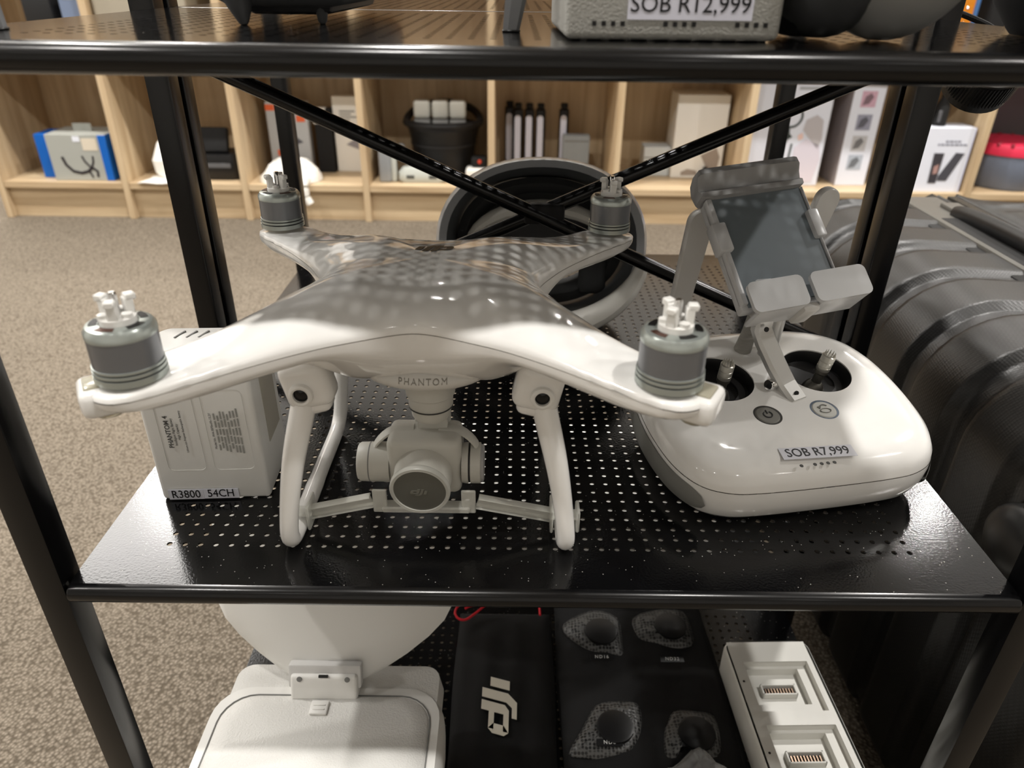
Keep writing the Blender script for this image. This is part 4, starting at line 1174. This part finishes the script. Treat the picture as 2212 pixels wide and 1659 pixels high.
for pts, r in (([(-.055, .075), (-.048, .050), (-.030, .030), (-.005, .024), (.018, .030), (.032, .042)], .0045), ([(.030, .040), (.014, .060), (.008, .078)], .003), ([(.030, .040), (.040, .060), (.042, .078)], .003), ([(.032, .042), (.046, .030), (.044, .012)], .004), ([(.020, .030), (.026, .016), (.028, .010)], .003)):
    g = G(); g.tube([tuple(M @ Vector((x, -.0010, z))) for x, z in pts], r, 8, True, (0, 1, 0), .15); part('picture', g, mat('claw_black', (34, 28, 34), .6), t)
t = thing('tissue_box', 'white folded carton on the bookcase shelf beside the front rack post', 'box', (-.845, 2.130, BZ))
g = G(); g.loft([[(-.845 + x, 2.150 + y, z) for x, y in rrect(w_, d_, .015)] for w_, d_, z in ((.100, .110, BZ), (.132, .130, BZ + .022), (.138, .135, BZ + .060), (.134, .130, BZ + .066), (.100, .105, BZ + .112), (.060, .080, BZ + .135))]); part('carton_body', g, M_cream, t, ang=25)
g = G(); vs = []
for j in range(7):
    for i in range(9):
        vs.append((-.948 + i * .0165 + j * .004, 2.028 + j * .016, BZ + .0012 + .0016 * math.sin(i * 1.1) + (.004 if j > 4 else 0)))
g.add(vs, [(j * 9 + i, j * 9 + i + 1, j * 9 + i + 10, j * 9 + i + 9) for j in range(6) for i in range(8)])
k = len(g.v); g.v += [(x, y, z + .0016) for x, y, z in vs]; g.f += [tuple(q + k for q in f)[::-1] for f in g.f[:48]]
solo('paper_sheet', g, M_cream, (-.88, 2.08, BZ), 'loose white paper lying under the white folded carton', 'paper')
t = thing('charging_dock', 'black rounded charging dock with angled screen on the bookcase shelf', 'dock', (-.690, 2.15, BZ))
g = G(); g.loft([[(-.702 + x, 2.150 + y, z) for x, y in rrect(w_, d_, .04)] for w_, d_, z in ((.135, .110, BZ), (.148, .122, BZ + .010), (.150, .122, BZ + .060), (.140, .112, BZ + .080))]); bd = part('dock_body', g, M_blk, t)
g = G(); g.box(-.050, .040, -.012, .012, -.028, .050, .006, 2, T(-.712, 2.135, BZ + .108) @ R(-.35, 'X')); part('screen_block', g, M_blkm, t)
g = G(); g.box(-.765, -.660, 2.0880, 2.0895, BZ + .040, BZ + .054, .0005, 1); part('shine_strip', g, mat('strip_grey', (96, 97, 100), .3), t)
g = G(); g.lathe([(.008, -.005), (.008, .004)], 14, T(-.655, 2.100, BZ + .076) @ R(PI / 2, 'X')); part('dial', g, M_blk, t)
t, M = carton('product_box', 'pale grey box with orange corner marks behind the thin rear post', 'box', -.560, -.425, 2.21, 2.25, .345, mat('carton_pale', (190, 192, 194), .45), .03)
for x0, x1, z0, z1 in ((-.067, -.038, .200, .219), (.030, .058, .165, .185), (-.045, -.018, .055, .075)):
    g = G(); g.box(x0, x1, -.0008, 0, z0, z1, 0, 1, M); part('orange_mark', g, mat('print_orange', (236, 108, 62), .5), t)
g = G(); g.prism([(-.035, .110), (.0, .135), (.045, .100), (.0, .085)], 0, .0005, fp(M, 0, 0)); part('picture', g, mat('print_slate', (96, 96, 104), .5), t)
t, M = carton('product_box', 'narrow black box with white top tab on the bookcase shelf', 'box', -.405, -.350, 2.215, 2.255, .325, M_blkm)
g = G(); g.box(-.030, .012, -.0015, .042, .158, .207, .002, 1, M); part('top_tab', g, M_cream, t)
crumple('crumpled_wrapper', 'crumpled white wrapping sheet on the bookcase shelf near the rear post', [(-.570, 2.10), (-.55, 2.055), (-.47, 2.045), (-.40, 2.06), (-.372, 2.12), (-.40, 2.17), (-.47, 2.19), (-.545, 2.16)], BZ, .060, 21, M_cream, 'wrapper')
g = G(); g.tube(catmull([(-.418, 2.062, BZ + .010), (-.414, 2.030, BZ + .006), (-.408, 2.022, BZ - .03), (-.396, 2.020, BZ - .055)], 5), [.020, .019, .018, .017, .017, .016, .015, .014, .014, .013, .012, .012, .012, .012, .012, .012], 9)
solo('paper_roll', g, M_cream, (-.41, 2.03, BZ - .05), 'twisted white wrapper end hanging over the bookcase edge', 'wrapper', smooth=False)
t, M = carton('product_box', 'white box with grey tablet picture leaning against a bookcase upright', 'box', -.345, -.232, 2.232, 2.268, .362, M_cream, 0)
g = G(); g.prism([(-.020, .090), (.056, .135), (.056, .062)], 0, .0005, fp(M, 0, 0)); part('picture', g, mat('print_grey_violet', (150, 146, 152), .5), t)
g = G()
for k in range(4): g.box(-.035, -.035 + random.uniform(.03, .06), -.0007, 0, .195 - k * .009, .199 - k * .009, 0, 1, M)
part('print_lines', g, M_inkg, t, smooth=False, kind='stuff')
t = thing('hard_drive_dock', 'upright light grey metal device with rounded top on the bookcase shelf', 'device', (-.152, 2.09, BZ), .12)
M = t.matrix_basis.copy()
M_dev = mat('device_grey', (150, 154, 158), .38, metal=.2); M_devl = mat('device_pale', (186, 190, 184), .4)
g = G(); g.box(-.027, .012, 0, .120, 0, .112, .006, 3, M); part('device_body', g, M_dev, t)
g = G(); g.box(.012, .030, .002, .110, 0, .110, .006, 3, M); part('side_cover', g, M_devl, t)
g = G(); g.lathe([(.014, -.006), (.014, .006)], 18, M @ T(.046, .05, .100) @ R(PI / 2, 'X')); g.box(.026, .046, .044, .056, .088, .112, .002, 1, M); part('top_knob', g, M_dev, t)
t = thing('battery_charger', 'pale grey rounded two port charger lying in front of the black bag', 'charger', (-.04, 2.085, BZ))
g = G(); g.loft([[(-.040 + x, 2.112 + y, z) for x, y in rrect(w_, d_, .018)] for w_, d_, z in ((.140, .046, BZ), (.156, .052, BZ + .008), (.156, .052, BZ + .030), (.130, .040, BZ + .046), (.08, .03, BZ + .049))]); part('charger_body', g, M_devl, t)
for x in (-.078, -.005):
    g = G(); g.box(x - .014, x + .014, 2.0855, 2.0900, BZ + .012, BZ + .026, .004, 2); part('port', g, mat('port_grey', (78, 80, 78), .5), t)
# round black bag with three batteries standing in it
t = thing('bucket_bag', 'round black open bag on the bookcase shelf holding three white batteries', 'bag', (.015, 2.265, BZ))
BCX, BCY = .020, 2.252
g = G(); g.lathe([(.092, BZ + .0005), (.098, BZ + .02), (.108, BZ + .10), (.118, BZ + .145), (.122, BZ + .150), (.122, BZ + .158), (.112, BZ + .160), (.108, BZ + .145), (.104, BZ + .135), (.0005, BZ + .134)], 44, T(BCX, BCY, 0)); part('bag_body', g, mat('bag_black', (20, 20, 22), .55), t)
g = G(); g.tube([(BCX + .124 * math.cos(a), BCY + .11 * math.sin(a), BZ + .166 + .045 * max(0, math.sin(a))) for a in [2 * PI * k / 40 for k in range(41)]], .012, 10); part('rim', g, mat('bag_rim', (30, 30, 32), .5), t)
g = G(); g.lathe([(.1115, BZ + .098), (.1115, BZ + .104)], 44, T(BCX, BCY, 0), False, False); part('stitched_band', g, mat('bag_band', (44, 44, 46), .5), t)
bt0 = None
for k, x in enumerate((-.046, .014, .072)):
    lab = ('leftmost', 'middle', 'rightmost')[k] + ' of the three white batteries standing in the black bag'
    if bt0 is None:
        bt0 = thing('battery_pack', lab, 'battery', (x, 2.225, BZ + .1345), 0, 'white batteries in the black bag')
        g = G(); g.box(x - .0265, x + .0265, 2.204, 2.248, BZ + .1345, BZ + .178, .004, 2); part('lower_case', g, mat('battery_grey', (150, 151, 150), .45), bt0)
        g = G(); g.box(x - .0270, x + .0270, 2.203, 2.249, BZ + .181, BZ + .238, .010, 3); part('upper_case', g, mat('battery_pale', (214, 214, 206), .4), bt0)
        g = G(); g.box(x - .0255, x + .0255, 2.205, 2.247, BZ + .177, BZ + .182, .001, 1); part('seam_band', g, mat('battery_seam', (110, 110, 108), .5), bt0)
    else:
        c = copy_tree(bt0); c.location.x = x; c['label'] = lab
t = thing('small_gadget', 'small white gadget with red light beside the black bag', 'gadget', (.135, 2.15, BZ))
g = G(); g.box(.100, .170, 2.120, 2.180, BZ, BZ + .040, .010, 3); part('gadget_body', g, M_cream, t)
g = G(); g.box(.118, .168, 2.135, 2.175, BZ + .040, BZ + .075, .008, 2); part('gadget_head', g, M_blkm, t)
g = G(); g.lathe([(.007, 0), (.006, .003), (.001, .004)], 14, T(.146, 2.134, BZ + .060) @ R(PI / 2, 'X')); part('red_light', g, mat('gadget_red', (205, 72, 52), .4), t)
# black tubes with white labels
tb = None
for k, (x, y, nm) in enumerate(((.243, 2.330, 'black tube standing hindmost, beside the oak upright'), (.272, 2.290, 'first black tube with white label strip from the oak upright'), (.310, 2.290, 'second black tube with white label strip from the oak upright'), (.348, 2.290, 'third black tube with white label strip from the oak upright'), (.428, 2.300, 'lone black tube with white label strip behind the small grey box'))):
    if tb is None:
        tb = thing('spray_tube', nm, 'tube', (x, y, BZ), 0, 'black tubes on the bookcase shelf')
        g = G(); g.box(x - .0165, x + .0165, y - .0165, y + .0165, BZ, BZ + .205, .007, 3); part('tube_body', g, M_blk, tb)
        g = G(); g.box(x - .012, x + .012, y - .012, y + .012, BZ + .205, BZ + .222, .005, 2); part('cap', g, M_blkm, tb)
        g = G(); g.loft([[(x - .002 + a, y - .0166 - d, BZ + .105 + b_) for a, b_ in rrect(.020, .160, .0095)] for d in (-.001, .0008)]); part('label_strip', g, mat('strip_white', (214, 216, 232), .45), tb)
    else:
        c = copy_tree(tb); c.location = (x, y, BZ); c['label'] = nm
t, M = carton('small_box', 'small plain grey box on the bookcase shelf in front of the lone black tube', 'box', .425, .515, 2.245, 2.285, .245, mat('carton_midgrey', (146, 152, 156), .5))
g = G(); g.box(-.04, .04, -.0008, 0, .106, .110, 0, 1, M); part('lid_line', g, M_inkg, t)
t, M = carton('small_box', 'low white box partly hidden behind the cross brace', 'box', .700, .790, 2.225, 2.300, .215, mat('carton_ice', (206, 212, 214), .45))
g = G(); g.box(-.045, .045, -.0008, .0, .060, .063, 0, 1, M); part('lid_line', g, M_inkg, t)
t, M = carton('product_box', 'white box with blurred machine picture behind the cross brace', 'box', .792, .962, 2.205, 2.330, .385, M_cream)
for pts in ([(-.01, .10), (.015, .125), (.04, .12), (.045, .10), (.02, .09)], [(.01, .075), (.06, .10), (.075, .07), (.07, .03), (.04, .02), (.025, .05)], [(-.05, .02), (-.03, .03), (0, .025), (.01, .01), (-.05, .008)]):
    g = G(); g.prism(pts, 0, .0005, fp(M, 0, 0)); part('picture', g, mat('print_taupe', (164, 152, 142), .5), t, smooth=False)
g = G(); g.lathe([(.012, 0), (.012, .03)], 14, T(.905, 2.190, BZ)); g.lathe([(.008, .03), (.008, .040)], 12, T(.905, 2.190, BZ)); solo('tiny_bottle', g, M_blk, (.905, 2.19, BZ), 'tiny dark bottle in front of the white machine box', 'bottle')
M_wb = mat('carton_cool_white', (226, 230, 242), .4)
t, M = carton('product_box', 'tall white box with ring light and person picture behind the phone holder', 'box', 1.012, 1.262, 2.120, 2.215, .462, M_wb, .02)
part('picture', ring2(.036, .029, 36, 0, .0006, 0, 2 * PI, fp(M, .003, .217)), mat('print_dark_green', (58, 66, 64), .5), t, 'dark ring picture', smooth=False)
for pts, m_ in (([(-.030, .215), (-.026, .215), (-.024, .195), (-.014, .185), (-.026, .178), (-.032, .160), (-.038, .182), (-.046, .188), (-.034, .196)], 'd'), ([(-.015, .165), (-.009, .165), (-.013, .090), (-.019, .090)], 'd'), ([(.020, .235), (.050, .250), (.072, .235), (.078, .180), (.070, .150), (.030, .190), (.015, .205)], 'h'), ([(-.002, .155), (.030, .180), (.075, .160), (.085, .120), (.072, .050), (.020, .045), (.0, .085)], 'b'), ([(.002, .190), (.016, .198), (.020, .180), (.006, .175)], 's')):
    g = G(); g.prism([(x * 1.05 + .030, z * 1.05 - .040) for x, z in pts], 0, .0005, fp(M, 0, 0)); part('picture', g, {'d': mat('print_dark_green', (58, 66, 64), .5), 'h': mat('print_hair', (190, 186, 190), .5), 'b': mat('print_shirt', (216, 210, 222), .5), 's': mat('print_skin', (236, 204, 196), .5)}[m_], t, smooth=False)
g = G()
for k, (a, b_) in enumerate(((.030, .100), (.010, .095))): g.box(a, b_, -.0007, 0, .318 - k * .022, .328 - k * .022, 0, 1, M)
g.box(-.11, -.095, -.0007, 0, .18, .20, 0, 1, M); part('print_lines', g, mat('print_soft', (170, 174, 180), .6), t, smooth=False, kind='stuff')
g = G(); g.box(-.125, -.090, -.0009, 0, .325, .345, 0, 1, M); part('blue_corner', g, M_blue, t)
t, M = carton('product_box', 'narrow white box with a column of four small pictures beside the right rear post', 'box', 1.325, 1.425, 2.130, 2.270, .462, M_wb, .03)
g = G(); g.box(-.0510, -.0498, .002, .136, .002, .341, 0, 1, M); part('side_face', g, mat('carton_mauve', (150, 142, 144), .5), t)
for k, (z, c) in enumerate(((.270, (206, 168, 186)), (.200, (150, 152, 170)), (.135, (190, 190, 194)), (.075, (176, 184, 196)))):
    g = G(); g.box(-.024, .024, -.0007, 0, z - .024, z + .024, 0, 1, M); pc = part('picture', g, mat('tile%d' % k, c, .5), t, smooth=False)
    g = G(); g.prism([(-.018, z - .018), (.002, z - .014), (.014, z + .006), (.004, z + .018), (-.012, z + .008)], 0, .0004, fp(M, 0, 0, .0009)); part('figure', g, mat('tile_d%d' % k, tuple(int(v * .62) for v in c), .5), pc, smooth=False)
t, M = carton('product_box', 'white box showing two dark phones, standing behind the suitcase', 'box', 1.530, 1.700, 2.060, 2.150, .318, M_wb, 0)
for pts, c in (([(-.026, .122), (.006, .122), (.004, .028), (-.022, .028)], (62, 60, 66)), ([(.042, .124), (.070, .122), (.036, .036), (.006, .036), (.006, .050)], (74, 74, 82))):
    g = G(); g.prism(pts, 0, .0006, fp(M, 0, 0)); pc = part('phone_picture', g, mat('phone_print%d' % c[0], c, .4), t, smooth=False)
g = G(); g.prism([(-.016, .080), (-.002, .088), (.0, .060), (-.014, .056)], 0, .0004, fp(M, 0, 0, .0012)); part('figure', g, mat('print_flesh', (176, 140, 134), .5), pc, smooth=False)
g = G()
for z, a, b_ in ((.158, .000, .050), (.148, -.022, .072)):
    x = a
    while x < b_:
        q = random.uniform(.006, .014); g.box(x, min(x + q, b_), -.0007, 0, z - .0028, z + .0028, 0, 1, M); x += q + .003
part('print_lines', g, mat('print_mid', (136, 138, 152), .6), t, smooth=False, kind='stuff')
g = G(); g.box(.0830, .0852, -.0006, .090, 0, .1995, 0, 1, M); part('edge_strip', g, mat('edge_lilac', (198, 204, 236), .4), t)
# small black vial stands on the white phone box
g = G(); g.lathe([(.021, .3185), (.021, .375), (.018, .382), (.011, .398), (.010, .420), (.001, .4205)], 22, T(1.597, 2.10, 0)); vt = thing('black_bottle', 'small black bottle standing on the white phone box', 'bottle', (1.597, 2.10, .3185)); part('bottle_body', g, M_blkm, vt)
g = G(); g.box(1.580, 1.590, 2.0795, 2.0815, .330, .365, .001, 1); part('bottle_label', g, mat('vial_label', (92, 92, 96), .5), vt)
t = thing('round_pot', 'grey round pot with ridged red lid at the right end of the bookcase', 'pot', (1.905, 2.18, BZ))
g = G(); g.lathe([(.105, BZ), (.112, BZ + .01), (.118, BZ + .105), (.116, BZ + .110)], 44, T(1.905, 2.185, 0)); part('pot_body', g, mat('pot_blue_grey', (108, 116, 132), .45), t)
g = G(); g.lathe([(.121, BZ + .108), (.122, BZ + .130), (.116, BZ + .142), (.001, BZ + .146)], 44, T(1.905, 2.185, 0)); ld = part('lid', g, mat('lid_red', (226, 52, 84), .45), t)
g = G()
for k in range(18): g.box(.095, .1200, -.006, .006, BZ + .128, BZ + .146, .003, 1, T(1.905, 2.185, 0) @ R(2 * PI * k / 18, 'Z'))
part('lid_ridges', g, mat('lid_dark_red', (150, 36, 54), .5), ld)
g = G(); g.box(1.742, 2.110, 2.355, 2.372, BZ, .49, .003, 1); solo('grey_backing_board', g, mat('backing_grey', (112, 112, 126), .6), (1.92, 2.36, BZ), 'grey backing board behind the round pot', 'board')
# second row, a strip of which shows above the upper rack shelf
RZ = .5205
g = G(); g.box(-1.205, -1.115, 2.10, 2.22, RZ, RZ + .125, .012, 2); g.lathe([(.024, RZ + .12), (.022, RZ + .15)], 16, T(-1.15, 2.15, 0)); solo('compact_camera', g, M_blkm, (-1.16, 2.15, RZ), 'black camera body on the second bookcase shelf, above the blue box', 'camera')
t, M = carton('product_box', 'slate blue box with white corner on the second bookcase shelf', 'box', -1.075, -1.008, 2.075, 2.20, .72, mat('carton_slate', (112, 126, 152), .5), 0, RZ)
g = G(); g.box(-.020, .012, -.0010, .0, .12, .19, 0, 1, M); part('white_corner', g, M_cream, t)
t, M = carton('product_box', 'putty coloured large box on the second bookcase shelf', 'box', -.970, -.700, 2.060, 2.30, .80, mat('carton_putty', (158, 150, 134), .55), 0, RZ)
g = G(); g.box(-.13, .13, -.0008, 0, .14, .145, 0, 1, M); part('lid_line', g, M_inkg, t)
t, M = carton('foil_packet', 'shiny orange foil packet on the second bookcase shelf', 'packet', 1.530, 1.585, 2.060, 2.100, .76, mat('orange_foil', (226, 140, 40), .25, metal=.4, bump=.8, bscale=60), 0, RZ)
g = G(); g.box(.0275, .045, .004, .036, 0, .235, .004, 1, M); part('blue_side', g, mat('packet_blue', (70, 108, 160), .35), t)
for k, (x, z) in enumerate(((.010, .105), (.006, .088), (.012, .068), (.008, .128))):
    g = G(); g.lathe([(.004, 0), (.003, .001), (.0005, .001)], 10, fp(M, x, z)); part('glitter_dot', g, M_chrome, t)
g = G(); g.box(1.635, 1.690, 2.060, 2.32, RZ, RZ + .33, .004, 1); solo('dark_box', g, M_blkm, (1.66, 2.06, RZ), 'narrow dark box beside the orange foil packet', 'box')
bpy.context.view_layer.update()
